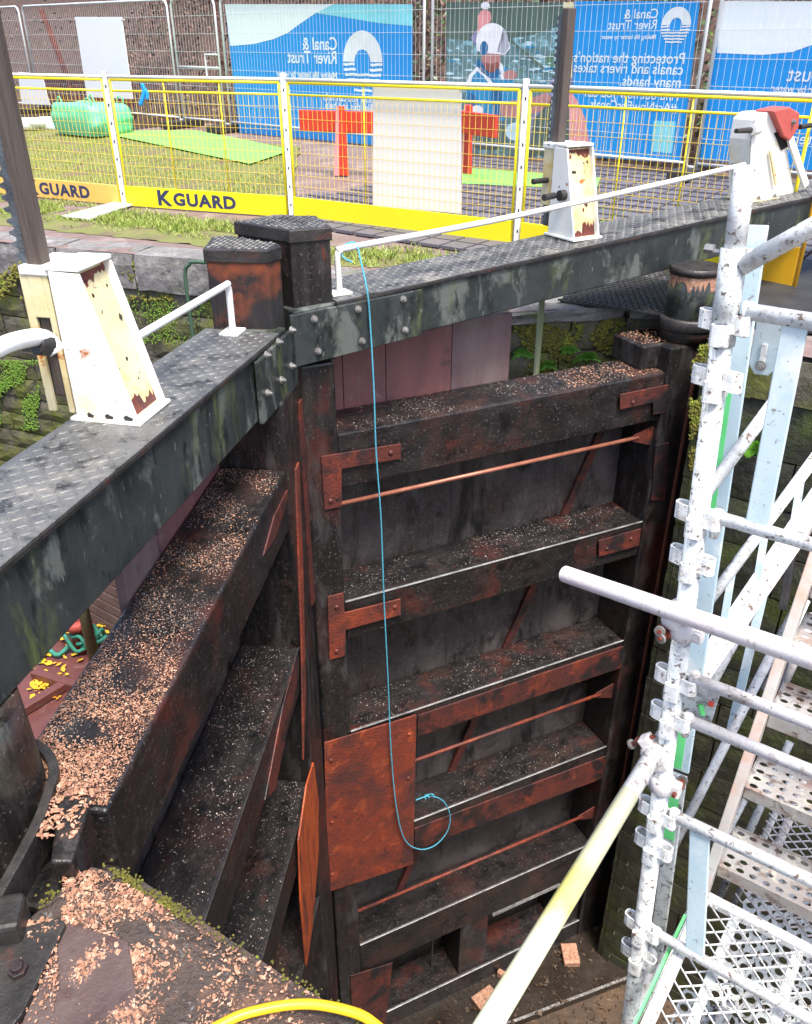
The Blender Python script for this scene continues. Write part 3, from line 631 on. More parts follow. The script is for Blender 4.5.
strap('heel_strap', [(598, 540), (640, 528), (638, 545), (598, 556)], FR, M_brown, RT, bolts=[(606, 548), (630, 538)])
strap('heel_strap', [(655, 445), (668, 442), (664, 500), (650, 500)], FR, M_brown, RT)
strap('post_plate', [(350, 975), (392, 962), (385, 1024), (352, 1024)], FR, M_brown, RT)
b = MB(); b.fbox(FR, 1.45, 2.15, .02, .05, -5.12, -5.085); b.build('sluice_flap', M_edge, RT)
# left leaf: inner orange worn edge strips
b = MB(); b.fbox(FL, -.004, .05, -.013, -.001, -1.3, -.05); b.build('edge_strip', M_brown, LT)
strap('worn_plate', [(312, 762), (317, 800), (317, 850), (311, 925), (305, 966), (299, 900), (297, 840), (305, 785)], FL, M_rust, LT, lab='bright orange worn plate low on the mitre post').data.materials[0] = mat('bright_fresh_rust', (.42, .08, .016), (.26, .045, .014), 8, .55, bump=.5, bscale=60, stretch=(1, 1, .6), patches=(((.07, .02, .015), 5, .54, .64, (3, 3, .5), 251),))
strap('worn_strip', [(294, 470), (297, 462), (301, 560), (304, 690), (302, 760), (300, 640)], FL, M_rust, LT)
strap('worn_patch', [(289, 490), (288, 505), (276, 540), (265, 556), (276, 516)], FL, M_brown, LT, d=.006, th=.008)
strap('worn_patch', [(299, 648), (300, 672), (276, 790), (266, 800), (284, 706)], FL, M_brown, LT, d=.003, th=.008)

# balance beams
def beam(F, root, L, zb, zt, depth, side):
    b = MB(); n = 12
    for i in range(1):
        b.hexa([F.p(.03, 0, zb(.03)), F.p(L, 0, zb(L)), F.p(L, depth, zb(L)), F.p(.03, depth, zb(.03)), F.p(.03, 0, zt(.03)), F.p(L, 0, zt(L)), F.p(L, depth, zt(L)), F.p(.03, depth, zt(.03))])
    bo = b.build('balance_beam', M_beam, root, bevel=.008)
    st = .16 if side == 'L' else .26     # the post head stands through here
    ch = MB(); e = .006
    ch.hexa([F.p(st, -.012, zt(st) + .001), F.p(L, -.012, zt(L) + .001), F.p(L, depth + .01, zt(L) + .001), F.p(st, depth + .01, zt(st) + .001), F.p(st, -.012, zt(st) + .009), F.p(L, -.012, zt(L) + .009), F.p(L, depth + .01, zt(L) + .009), F.p(st, depth + .01, zt(st) + .009)])
    ch.build('chequer_plate', M_tread, bo, bevel=.003)
    l = MB(); lozenges(l, F, st, L, 0.0, depth + .005, lambda s, d: zt(s) + .0092, pitch=.05, skip=(lambda s, d: 1.33 < s < 1.52 + .0 * d and d < .2) if side == 'L' else None)
    l.build('tread_pattern', M_tread, bo)
    lp = MB(); lp.hexa([F.p(st, -.0135, zt(st) - .018), F.p(L, -.0135, zt(L) - .018), F.p(L, -.002, zt(L) - .018), F.p(st, -.002, zt(st) - .018), F.p(st, -.0135, zt(st) + .001), F.p(L, -.0135, zt(L) + .001), F.p(L, -.002, zt(L) + .001), F.p(st, -.002, zt(st) + .001)])
    lp.build('edge_angle', M_iron, bo, bevel=.003)
    # strap plate with bolts at the mitre end
    e = .74 if side == 'R' else .50
    sp = MB(); s_ = .0; sp.hexa([F.p(s_, -.034, zb(s_) + .0), F.p(e, -.034, zb(e) + .0), F.p(e, -.015, zb(e) + .0), F.p(s_, -.015, zb(s_)), F.p(s_, -.034, zt(s_) - .005), F.p(e, -.034, zt(e) - .022), F.p(e, -.015, zt(e) - .022), F.p(s_, -.015, zt(s_) - .005)])
    sp.build('strap_plate', M_beam, bo, bevel=.003)
    return bo
zbR = lambda s: .140 + .062 * s; ztR = lambda s: .405 + .058 * s
zbL = lambda s: .045 - .008 * s; ztL = lambda s: .345 + .016 * s
bR = beam(BR, RT, 6.2, zbR, ztR, .36, 'R'); bL = beam(BL, LT, 4.9, zbL, ztL, .345, 'L')
for x, y in ((314, 319), (318, 351), (358, 309), (362, 341), (403, 299), (405, 330)):
    s, z = BR.px(x, y, -.034); bolt(BR.p(s, -.036, z), -BR.d, .012, bR)
for x, y in ((291, 330), (278, 342), (291, 366), (266, 355), (281, 380), (267, 393)):
    s, z = BL.px(x, y, -.034); bolt(BL.p(s, -.036, z), -BL.d, .012, bL)

# left heel post under the beam, its strap and anchor
hx, hy = -1.185, 1.66
b = MB(); pts = []; rnd = random.Random(8)
b.tube([(hx, hy, -6.0), (hx, hy, -.6), (hx, hy, -.3), (hx, hy, -.1), (hx, hy, .02)], [.17, .17, .172, .168, .165], 30)
b.build('heel_post', timber('greenish_post_timber', (5, 5, .3), 0, (((0.055, 0.058, 0.045), 5, 0.52, 0.7, (2, 2, .5), 25),)), LT, smooth=True)
ST = thing('collar_strap', (-.95, 1.3, ZN), 'dark iron collar strap bent round the near heel post, bolted to the stone', 'iron strap')
def ribbon(b, pts, z0, z1, th):
    P = [Vector(p) for p in pts]; L_, R_ = [], []
    for i, p in enumerate(P):
        t = (P[min(i + 1, len(P) - 1)] - P[max(i - 1, 0)]).normalized(); n = Vector((t.y, -t.x, 0)); L_.append(p + n * th / 2); R_.append(p - n * th / 2)
    n = len(P); vv = [Vector((v.x, v.y, z)) for v in L_ for z in (z0, z1)] + [Vector((v.x, v.y, z)) for v in R_ for z in (z0, z1)]
    ff = []
    for i in range(n - 1):
        a = 2 * i; c = 2 * n + 2 * i
        ff += [(a, a + 2, a + 3, a + 1), (c + 1, c + 3, c + 2, c), (a + 1, a + 3, c + 3, c + 1), (a, c, c + 2, a + 2)]
    ff += [(0, 1, 2 * n + 1, 2 * n), (2 * n - 2, 4 * n - 2, 4 * n - 1, 2 * n - 1)]
    b.add(vv, ff)
zs = -.27
path = [Vector((-1.00, 1.24, 0)), Vector((-.985, 1.42, 0)), Vector((-.98, 1.56, 0))]
for k in range(9):
    an = R(0 + k * 16); path.append(Vector((hx + .195 * math.cos(an), hy + .195 * math.sin(an), 0)))
b = MB(); ribbon(b, catmull(path, 4), zs - .10, zs + .012, .028); b.build('strap_band', M_iron, ST, bevel=.004)
q = at(14, 940, 2.02)
b = MB(); q0 = onz(12, 918, zs); b.box((q0.x - .02, q0.y, zs - .03), (Vector((.97, .2, 0)), Vector((-.2, .97, 0)), Vector((0, 0, 1))), (.045, .05, .055)); b.build('anchor_block', M_iron, ST, bevel=.012)
q1 = onz(16, 965, ZN + .05); b = MB(); b.tube([(q1.x, q1.y, ZN), (q1.x, q1.y, ZN + .05)], .014, 14); b.tube([(q1.x, q1.y, ZN + .012), (q1.x, q1.y, ZN + .038)], .022, 6); b.build('bolt', M_brown, ST, bevel=.002)
pl = [onz(*p, ZN + .02) for p in ((0, 935), (58, 918), (66, 924), (22, 1015), (-30, 1080), (-60, 1000))]
b = MB(); b.extr([Vector((p.x, p.y, ZN + .004)) for p in pl], (0, 0, .02)); b.build('anchor_plate', M_iron, ST, bevel=.003)
b = MB(); pl = [onz(*p, ZN + .01) for p in ((68, 922), (128, 940), (150, 1080), (0, 1100), (24, 1016))]
b.extr([Vector((p.x, p.y, ZN - .004)) for p in pl], (0, 0, .012)); b.build('bearing_plate', mat('mauve_grey_plate', (.075, .048, .045), (.10, .07, .062), 4, .35, .5, bump=.5, patches=(((.05, .025, .022), 9, .52, .66, V1, 231),)), ST, bevel=.003)
# block between post and rail
b = MB(); b.fbox(FL, 2.30, 2.60, .03, .33, -.288, -.26); 
pk = [onz(*p, -.27) for p in ((58, 796), (92, 795), (72, 862), (50, 862))]
b = MB(); b.extr([Vector((p.x, p.y, -.62)) for p in pk], (0, 0, .35)); b.build('heel_block', M_post, LT, bevel=.008)

# paddle stands, racks and handrails
def stand(F, root, s0, s1, zb, big=1.0, d0=.09, d1=.325, ztop=.52, side='L'):
    st = MB(); zt0 = zb + ztop
    prof = [(d0, zb), (d1, zb), (d1, zt0), (d1 - .105, zt0 + .0), (d0, zb + .0)]
    prof = [(d0, zb + .012), (d1, zb + .012), (d1, zt0), (d1 - .11, zt0 - .005)]
    for s_ in (s0, s1 - .012): st.extr([F.p(s_, d, z) for d, z in prof], F.s * .012)
    o = st.build('paddle_stand', M_white, root, bevel=.003)
    w = MB(); nrm = 0.03
    w.extr([F.p(s0 + .0125, d0 + nrm, zb + .012), F.p(s0 + .0125, d1 - .11 + nrm, zt0 - .01), F.p(s0 + .0125, d1 - .11 + nrm + .01, zt0 - .01), F.p(s0 + .0125, d0 + nrm + .01, zb + .012)], F.s * (s1 - s0 - .025)); w.build('channel_web', M_cream, o)
    w = MB(); w.extr([F.p(s0, d1 - .11, zt0 + .001), F.p(s1, d1 - .11, zt0 + .001), F.p(s1, d1 + .01, zt0 + .001), F.p(s0, d1 + .01, zt0 + .001)], (0, 0, .014)); w.build('top_plate', M_white, o, bevel=.002)
    w = MB(); w.fbox(F, s0 - .012, s1 + .012, d0 - .012, d1 + .02, zb, zb + .012); w.build('foot_plate', M_white, o, bevel=.002)
    Mst = MATS['orange_rust_steel']; rs = random.Random(int(s0 * 100))
    slope = (d1 - .11 - d0) / (zt0 - .01 - zb - .012)
    def web(s, z): return F.p(s, d0 + nrm - .0015 + slope * (z - zb - .012), z)
    for zc, hh, ww, sc in ((zb + .035, .035, 1.0, .5), (zt0 - .035, .02, .8, .6)):
        N2 = 16; zz0 = zb + .016 if sc == .5 else zt0 - .016; sg = 1 if sc == .5 else -1; m_ = MB(); vv = []
        for k in range(N2 + 1):
            ss = s0 + .014 + (s1 - s0 - .028) * k / N2; hh_ = (rs.uniform(.012, .05) + (.03 if k > N2 * .45 else 0)) * (1 if sg > 0 else .6)
            vv += [web(ss, zz0), web(ss, zz0 + sg * hh_)]
        m_.add(vv, [(2 * k, 2 * k + 2, 2 * k + 3, 2 * k + 1) for k in range(N2)]); m_.build('rust_stain', Mst, o)
    for k in range(9):
        ss, zz, r_ = rs.uniform(s0 + .03, s1 - .03), rs.uniform(zb + .1, zt0 - .06), rs.uniform(.004, .011)
        if k > 4: zz = rs.uniform(zt0 - .16, zt0 - .04)
        m_ = MB(); pts = [web(ss + r_ * rs.uniform(.5, 1.2) * math.cos(a_), zz + r_ * rs.uniform(.6, 1.6) * math.sin(a_)) for a_ in [i_ * .785 for i_ in range(8)]]; m_.add(pts, [tuple(range(8))]); m_.build('paint_chip', Mst if k % 2 else M_iron, o)
    for k in range(3):
        m_ = MB(); sA = F.p(0, 0, 0); dd_ = d0 + .02 + k * .075; ln_ = rs.uniform(.02, .045); pts = [F.p(s1 + .0015, dd_ + a_, zb + .014 + b_) for a_, b_ in ((0, 0), (ln_, 0), (ln_ * 1.1, .012), (ln_ * .7, .02), (ln_ * .3, .014), (-.004, .01))]; m_.add(pts, [tuple(range(6))]); m_.build('paint_chip', M_iron, o)
    # gear housing behind: two cheek plates, pinion, top box
    for (a_, b_, c_, e_, f_, g_) in ((s1 - .025, s1 - .01, d1 + .012, d1 + .034, .02, -.02), (s1 - .025, s1 - .01, d1 + .085, d1 + .115, .02, -.02), (s1 - .026, s1 - .009, d1 + .034, d1 + .085, .36, -.02), (s0 + .01, s0 + .025, d1 + .012, d1 + .10, .16, -.02)):
        h = MB(); h.fbox(F, a_, b_, c_, e_, zb + f_, zt0 + g_); h.build('gear_cheek', M_cream, o, bevel=.003)
    h = MB(); h.fbox(F, s0 + .004, s1 - .004, d1 + .005, d1 + .11, zt0 - .02, zt0 + .012); h.build('gear_cover', M_white, o, bevel=.006)
    g_ = MB(); c = F.p(0, d1 + .05, zb + .30)
    for k in range(10):
        an = k / 10 * 2 * math.pi; r0 = F.d * math.cos(an) + Vector((0, 0, math.sin(an)))
        g_.box(F.p(s1 - .06, d1 + .055, zb + .26) + r0 * .042, (F.s, r0, F.s.cross(r0)), (.03, .014, .008))
    g_.tube([F.p(s1 - .10, d1 + .055, zb + .26), F.p(s1 - .02, d1 + .055, zb + .26)], .036, 16); g_.build('pinion', M_iron, o)
    g_ = MB(); g_.tube([F.p(s0 - .10, d1 + .05, zb + .30), F.p(s1 + .10, d1 + .05, zb + .30)], .016, 12); g_.box(F.p(s1 + .08, d1 + .05, zb + .30), (F.s, F.d, (0, 0, 1)), (.045, .014, .014)); g_.build('spindle', M_iron, o)
    return o
def rack(F, root, s, d, z0, z1, tooth=.036, flip=1):
    o = MB(); o.fbox(F, s - .028, s + .03, d - .026, d + .026, z0, z1); r = o.build('paddle_rack', M_rackwood, root, bevel=.006)
    t = MB(); t.fbox(F, s - .026, s + .022, d + .027, d + .052, z0, z1 - .02)
    z = z0
    while z < z1 - .05:
        t.extr([F.p(s - .025, d + .052, z), F.p(s - .025, d + .052, z + tooth * .72), F.p(s - .025, d + .074, z + tooth * .5), F.p(s - .025, d + .074, z + tooth * .26)], F.s * .046); z += tooth
    t.build('rack_teeth', M_rackiron, r, bevel=.002); return r
stand(BL, LT, 1.11, 1.325, ztL(1.2) + .011)
rack(BL, LT, 1.27, .385, .45, 2.3)
# bent white shaft to the left of the stand
b = MB(); b.tube(catmull([at(58, 352, 2.75), at(44, 338, 2.72), at(20, 340, 2.62), at(-6, 350, 2.5), at(-60, 380, 2.3)], 6), .028, 14); b.build('windlass_shaft', M_whitetube, LT, smooth=True)
b = MB(); b.tube(catmull([at(50, 345, 2.74), at(36, 344, 2.70)], 4), .036, 14); b.build('shaft_collar', M_iron, LT, smooth=True)
stand(BR, RT, 1.85, 2.05, ztR(1.95) + .011, ztop=.49)
rack(BR, RT, 1.93, .385, .56, 1.70)
b = MB(); c0 = BR.p(1.79, .22, ztR(1.8) + .26); b.tube([c0, c0 - BR.s * .10 - BR.d * .03], .018, 10); b.tube([BR.p(1.845, .2, ztR(1.8) + .26), BR.p(1.81, .2, ztR(1.8) + .26)], .03, 12); b.build('crank_spindle', M_iron, RT)
# far stand with rounded head and red ratchet box
s0, z0 = BR.px(742, 196, .12); s1, z1 = BR.px(800, 186, .12)
def bpx(x, y, d=.12): s, z = BR.px(x, y, d); return BR.p(s, d, z)
W3 = ztR(3.4) + .012
prof = [(748, 210), (750, 165), (751, 140), (755, 120), (763, 113), (775, 112), (781, 120), (786, 142), (790, 168), (794, 200)]
P3 = []
for x, y in prof:
    s, z = BR.px(x, y, .14); P3.append((s, max(z, W3)))
b = MB(); b.extr([BR.p(s, .14, z) for s, z in P3], BR.d * .012); b.extr([BR.p(s, .30, z) for s, z in P3], BR.d * .012)
b.extr([BR.p(s, .14, z) for s, z in P3[1:6]] + [BR.p(s + .012, .14, z - .012) for s, z in P3[1:6]][::-1], BR.d * .17)
o3 = b.build('paddle_stand', M_white, RT, bevel=.004)
b = MB(); b.fbox(BR, P3[0][0] - .02, P3[-1][0] + .02, .10, .34, W3, W3 + .012); b.build('foot_plate', M_cream, o3, bevel=.003)
for k in (0, 1): bolt(BR.p(P3[0][0] + .06 + k * .16, .12, W3 + .012), (0, 0, 1), .012, o3)
b = MB(); b.bar(bpx(770, 150, .125), bpx(776, 185, .12), .02, .012, BR.d); b.build('catch_bar', M_cream, o3, bevel=.003)
b = MB(); b.bar(bpx(783, 118, .13), bpx(806, 186, .10), .05, .02, BR.d); b.build('stand_leg', M_white, o3, bevel=.003)
b = MB(); b.extr([bpx(774, 133, .138), bpx(782, 130, .138), bpx(789, 146, .138), bpx(781, 150, .138)], -BR.d * .004); b.build('slot', M_black, o3)
b = MB(); b.extr([bpx(773, 111, .10), bpx(790, 107, .10), bpx(800, 113, .10), bpx(799, 128, .10), bpx(790, 141, .10), bpx(784, 137, .10)], BR.d * .14); b.build('ratchet_box', M_redbox, o3, bevel=.008)
bolt(bpx(793, 122, .10), -BR.d, .012, o3)
b = MB(); b.tube([bpx(736, 131, .10), bpx(755, 130, .14)], [.014, .02], 10); b.build('spindle', M_iron, o3)
b = MB(); b.tube([bpx(800, 127, .12), bpx(830, 122, .12)], .016, 10); b.build('spindle', M_iron, o3)
b = MB(); b.tube([bpx(752, 130, .12), bpx(758, 130, .13)], .03, 14); b.build('spindle_boss', M_white, o3, smooth=True)
# handrails
def hr(F, root, pts, zbase, sbase, dft=.09):
    b = MB(); b.tube(catmull(pts, 7), .0155, 12); o = b.build('handrail', M_whitetube, root, smooth=True)
    b = MB(); b.fbox(F, sbase - .06, sbase + .05, dft - .045, dft + .045, zbase, zbase + .012); b.build('rail_foot', M_whitetube, o, bevel=.002)
def bp(F, s, d, z): return F.p(s, d, z)
hz = ztR(.33) + .01
hr(BR, RT, [BR.p(.33, .09, hz), BR.p(.325, .09, hz + .12), BR.p(.325, .09, hz + .185), BR.p(.345, .088, hz + .212), BR.p(.42, .085, hz + .222), BR.p(1.4, .045, ztR(1.4) + .235), BR.p(3.2, .075, ztR(3.2) + .27)], hz, .33)
hz = ztL(.14) + .01
hr(BL, LT, [BL.p(.20, .20, hz), BL.p(.20, .20, hz + .14), BL.p(.20, .20, hz + .20), BL.p(.225, .20, hz + .225), BL.p(.29, .20, hz + .228), BL.p(1.2, .21, hz + .24)], hz, .21, .20)

# holes in the top rails
for F, s, d, r_ in ((FL, 1.98, .155, LT), (FR, 1.98, .19, RT)):
    if F is FL: q = onz(115, 704, -.29); 
    else: q = onz(597, 371, -.29)
    b = MB(); b.tube([(q.x, q.y, -.2915), (q.x, q.y, -.2885)], .017, 20); b.build('bolt_hole', M_black, r_)

# ------------------------------------------------------------ wood chips
def chips(b, fn, n, lo, hi, rnd, thick=.0015, nz_=None, thr=0):
    for _ in range(n):
        r_ = fn(rnd)
        if r_ is None: continue
        c = r_
        if nz_ is not None and noise.noise(Vector((c.x * nz_, c.y * nz_, 5))) < thr + rnd.uniform(-.25, .25): continue
        l = rnd.uniform(lo, hi) * (1.6 if rnd.random() < .06 else 1); w = l * rnd.uniform(.18, .75); a = rnd.uniform(0, 6.28); tl = rnd.gauss(0, .22); tr = rnd.gauss(0, .2)
        ax = Vector((math.cos(a) * math.cos(tl), math.sin(a) * math.cos(tl), math.sin(tl))); ay = Vector((-math.sin(a) * math.cos(tr), math.cos(a) * math.cos(tr), math.sin(tr))); az_ = ax.cross(ay).normalized()
        h = thick * rnd.uniform(.6, 1.6); c = c + Vector((0, 0, abs(math.sin(tl)) * l / 2 + h)); bend = az_ * rnd.uniform(-.15, .3) * l
        A = ax * l / 2; B = ay * w / 2; k = rnd.uniform(.4, 1)
        v = [c - A - B * k, c - B, c + A * rnd.uniform(.8, 1) - B * k * .6, c + A + B * k * .5, c + B, c - A * .9 + B * k]
        v[1] += bend * .25; v[4] += bend * .25
        top = [p + az_ * h for p in v]
        b.add(v + top, [(6, 7, 10, 11), (7, 8, 9, 10), (0, 1, 7, 6), (1, 2, 8, 7), (2, 3, 9, 8), (3, 4, 10, 9), (4, 5, 11, 10), (5, 0, 6, 11)])
def rail_pts(F, s0, s1, d0, d1, z):
    def f(rnd): return F.p(rnd.uniform(s0, s1), rnd.uniform(d0, d1), z)
    return f
rnd = random.Random(21)
b = MB()
chips(b, rail_pts(FL, 1.0, 2.42, .02, .33, -.289), 3500, .002, .006, rnd, .0009, nz_=9, thr=.04); chips(b, lambda r: FL.p(r.triangular(1.6, 2.42, 2.42), r.uniform(.02, .33), -.289), 9500, .002, .008, rnd, .0009, nz_=6, thr=-.15)
chips(b, rail_pts(FL, .35, 1.4, .02, .33, -.289), 1300, .004, .011, rnd, .0008, nz_=5, thr=.0)
chips(b, lambda r: Vector((random.uniform(-.97, -.86), random.uniform(1.5, 1.7), -.268)), 160, .008, .02, rnd)
tag(b.build('wood_chips', M_chip), 'pale wood shavings lying on the near gate top rail', 'wood chips', kind='stuff')
b = MB()
chips(b, rail_pts(FL, .35, 2.2, .02, .33, -.289), 6500, .002, .005, rnd, .0008, nz_=5, thr=-.02)
chips(b, rail_pts(FL, .35, 2.4, .02, .33, -1.379), 1900, .002, .008, rnd, .0008, nz_=3, thr=.03)
chips(b, rail_pts(FL, .35, 2.4, .02, .33, -2.419), 1200, .003, .009, rnd, .0008, nz_=2, thr=-.1)
chips(b, rail_pts(FR, .22, 2.4, .02, .33, -.289), 1900, .003, .009, rnd, .0008, nz_=4, thr=-.1)
for i in (1, 2, 3): chips(b, rail_pts(FR, .22, 2.4, .03, .33, RZ[i][0] + .001), 700, .003, .009, rnd, .0008, nz_=3, thr=.0)
chips(b, rail_pts(FR, 1.2, 2.4, .18, .33, RZ[1][0] + .001), 260, .004, .010, rnd)
tag(b.build('wood_debris', M_chipg), 'small grey-brown wood debris scattered over the rails of both gates', 'wood debris', kind='stuff')
b = MB()
chips(b, rail_pts(FR, 1.75, 2.42, .03, .32, -.289), 900, .004, .012, rnd, .0008, nz_=5, thr=-.2)
chips(b, rail_pts(FR, 2.32, 2.7, .12, .38, -.129), 420, .004, .012, rnd)
tag(b.build('wood_chips', M_chip), 'pinkish wood chips at the heel end of the far gate', 'wood chips', kind='stuff')
# shavings on the foreground stone
def stone_pt(r):
    x = r.triangular(0, 360, 90) if r.random() < .55 else r.uniform(0, 400); y = r.uniform(858, 1060)
    q = onz(x, y, ZN)
    if y < 862 + max(0, (x - 100)) * .58 + 8: return None
    if x < 62 and y < 925: return None
    dens = 1.0 if x < 150 and y < 985 else (.32 if x < 240 else .17)
    if r.random() > dens: return None
    nn = noise.noise(Vector((q.x * 9, q.y * 9, ZN * 9))) * 0.010
    return Vector((q.x, q.y, ZN + nn + (.018 if x < 60 and y > 925 else .001)))
b = MB(); chips(b, stone_pt, 24000, .002, .009, rnd, .0009, nz_=9, thr=-.12); chips(b, stone_pt, 2600, .008, .017, rnd, .001, nz_=9, thr=-.05)
tag(b.build('wood_shavings', M_chip), 'pale pinkish wood shavings heaped on the foreground stone', 'wood shavings', kind='stuff')

# ------------------------------------------------------------ rope and hose
def ropeseg(name, pts, r, m, label, n=8, cat='rope'):
    b = MB(); b.tube(catmull(pts, 8), r, n); return tag(b.build(name, m, smooth=True), label, cat)
def fr(x, y, d=-.05): s, z = FR.px(x, y, d); return FR.p(s, d, z)
def br(x, y, d=-.05): s, z = BR.px(x, y, d); return BR.p(s, d, z)
pts = [br(352, 262, .06), br(344, 258, .07), br(341, 250, .10), br(347, 244, .10), br(356, 244, .08), br(361, 262, .02), br(367, 290, -.045), br(370, 320, -.05), fr(374, 392), fr(376, 450), fr(381, 520), fr(384, 600), fr(388, 680), fr(391, 750), fr(396, 805), fr(404, 838), fr(418, 849), fr(434, 846), fr(447, 832), fr(450, 815), fr(443, 801), fr(430, 796), fr(416, 800)]
ropeseg('blue_rope', pts, .0045, M_rope, 'thin blue rope hanging from the handrail down the far gate, ending in a loop')
b = MB(); c_ = fr(427, 797)
b.tube(catmull([c_ + Vector((math.cos(k * 1.3) * .016, math.sin(k * 2.1) * .012, math.sin(k * 1.3) * .016)) for k in range(9)], 5), .0045, 6)
b.tube(catmull([c_, c_ + Vector((.02, 0, .03)), c_ + Vector((.045, -.01, .035)), c_ + Vector((.05, -.01, -.0))], 5), .0045, 6)
b.build('knot', M_rope, bpy.data.objects['blue_rope'], smooth=True)
hp_ = [onz(*p, ZN + .035) for p in ((-60, 1330), (60, 1180), (150, 1070), (222, 1024), (260, 1010), (305, 1004), (345, 1010), (372, 1022), (392, 1050), (380, 1120), (330, 1200))]
ropeseg('yellow_hose', hp_, .011, M_hose, 'yellow hose crossing the foreground stone', 12, 'hose')


# ------------------------------------------------------------ yellow edge barriers
def barrier_panel(P0, P1, m_toe, label, text=None, tx=None, bars=(.5,), wirestep=.105, h=1.2, end_bar=True):
    P0 = Vector(P0); P1 = Vector(P1); u = (P1 - P0); L = u.length; u.normalize(); n = Vector((u.y, -u.x, 0)).normalized()
    t = thing('edge_barrier', P0, label, 'barrier', 'yellow mesh edge barriers'); Z = Vector((0, 0, 1))
    def q(a, z, o=0): return P0 + u * a + Z * z + n * o
    a0, a1 = .05, L - .05
    b = MB(); b.tube([q(a0, h), q(a1, h)], .013, 8); b.tube([q(a0, .02), q(a0, h)], .013, 8); b.tube([q(a1, .02), q(a1, h)], .013, 8); b.tube([q(a0, h - .10), q(a1, h - .10)], .010, 8)
    for f in bars: b.tube([q(a0 + (a1 - a0) * f, .2), q(a0 + (a1 - a0) * f, h)], .007, 6)
    b.build('frame', M_yel, t, smooth=True)
    b = MB(); b.tube([q(a0 - .04, h + .028), q(a1 + .04, h + .028)], .014, 8); b.build('top_rail', M_whitetube, t, smooth=True)
    w = MB(); k = int((a1 - a0) / .055)
    for i in range(1, k): a = a0 + (a1 - a0) * i / k; w.bar(q(a, .2, .004), q(a, h - .1, .004), .0035, .0035)
    for i in range(1, 9): w.bar(q(a0, .2 + (h - .3) * i / 9, .008), q(a1, .2 + (h - .3) * i / 9, .008), .0035, .0035)
    w.build('wire_mesh', M_wire, t)
    b = MB(); b.extr([q(a0, .0, .012), q(a1, .0, .012), q(a1, .2, .012), q(a0, .2, .012)], n * .02); toe = b.build('toe_board', m_toe, t, bevel=.004)
    if text:
        v, f = text_mesh('K', .205, bold=.007); v2, f2 = text_mesh('GUARD', .165, bold=.0065, spacing=1.12)
        k0 = max(p.x for p in v); wtot = k0 + .015 + max(p.x for p in v2)
        b = MB(); s0 = tx - wtot * .61
        nn = n * .0335
        for V, F_, sh, zz in ((v, f, 0, .035), (v2, f2, k0 + .012, .045)): b.add([q(s0 + (p.x + sh) * 1.22, p.y + zz) + n * (.033 + p.z) for p in V], F_)
        b.build('lettering', M_ink, toe)
    return t
G = [ong(-70, 186), ong(125, 205), ong(292, 217), ong(516, 245), Vector((2.72, 6.10, 0))]
G2 = [p.copy() for p in G]
barrier_panel(G[0], G[1], M_orangeyel, 'faded orange-yellow mesh barrier at the far left, board lettered KGUARD', 'KGUARD', (G[1] - G[0]).length - .92)
barrier_panel(G[1], G[2], M_yel, 'bright yellow mesh barrier with a dark KGUARD on its toe board', 'KGUARD', .92, bars=(.33, .66))
barrier_panel(G[2], G[3], M_yel, 'yellow mesh barrier behind the mitre posts, carrying a large white board', bars=(.36,))
barrier_panel(G[3], G[4], M_yel, 'yellow mesh barrier behind the paddle stands, nearest the right of the photo', bars=(.38, .62))
def bpost(P, label, h=1.28, foot=None, m=M_whitetube):
    t = thing('barrier_post', P, label, 'post', 'barrier posts'); b = MB()
    b.bar(P, P + Vector((0, 0, h)), .05, .05, (1, 0, 0)); b.build('upright', m, t, bevel=.004)
    b = MB()
    for k in range(7): b.box(P + Vector((0, -.0265, .12 + k * .17)), ((1, 0, 0), (0, 1, 0), (0, 0, 1)), (.006, .002, .012))
    b.build('slots', M_iron, t)
    f = MB()
    if foot: f.extr([Vector((p.x, p.y, .006)) for p in foot], (0, 0, .018))
    else: f.box(P + Vector((0, 0, .008)), ((1, 0, 0), (0, 1, 0), (0, 0, 1)), (.09, .09, .008))
    f.build('foot_plate', m, t, bevel=.003); return t
mg = MATS['galvanised_fence_tube']
bpost(G[1], 'grey barrier post standing on a long flat white foot plate', foot=[ong(118, 203), ong(133, 206), ong(90, 221), ong(62, 218)], m=mg)
bpost(G[2], 'white barrier post just right of the KGUARD lettering')
bpost(G[3], 'white slotted barrier post left of the middle paddle stand')
# white board on the third panel
def board_on(Pa, Pb, x0, x1, y0, y1, off, m, name, label, cat, th=.008, slant=0):
    u = (Pb - Pa).normalized(); n = Vector((u.y, -u.x, 0)).normalized(); o = Pa + n * off
    def hit(x, y):
        r = ray(x, y); t_ = (Vector((o.x, o.y, 0)).dot(n)) / Vector((r.x, r.y, 0)).dot(n); return Vector((0, 0, EYE)) + r * t_
    c = [hit(x0, y1), hit(x1, y1 + slant), hit(x1, y0), hit(x0, y0)]
    b = MB(); b.extr(c, n * -th); t = thing(name, (c[0] + c[1]) / 2, label, cat); b.build('board', m, t, bevel=.002); return t, c, n
t, c, n = board_on(G[2], G[3], 373, 461, 85, 206, -.03, M_board, 'sign_board', 'large blank white board on the inside of the yellow barrier', 'sign', slant=8)
# cable tie loops
b = MB()
for k in (0, 1): 
    p = c[3 - k] + Vector((0, 0, -.03)); b.tube([p + Vector((.01 * math.cos(a), 0, .02 * math.sin(a))) for a in [i * .8 for i in range(8)]], .002, 5)
b.build('cable_tie', M_blackrub, t)
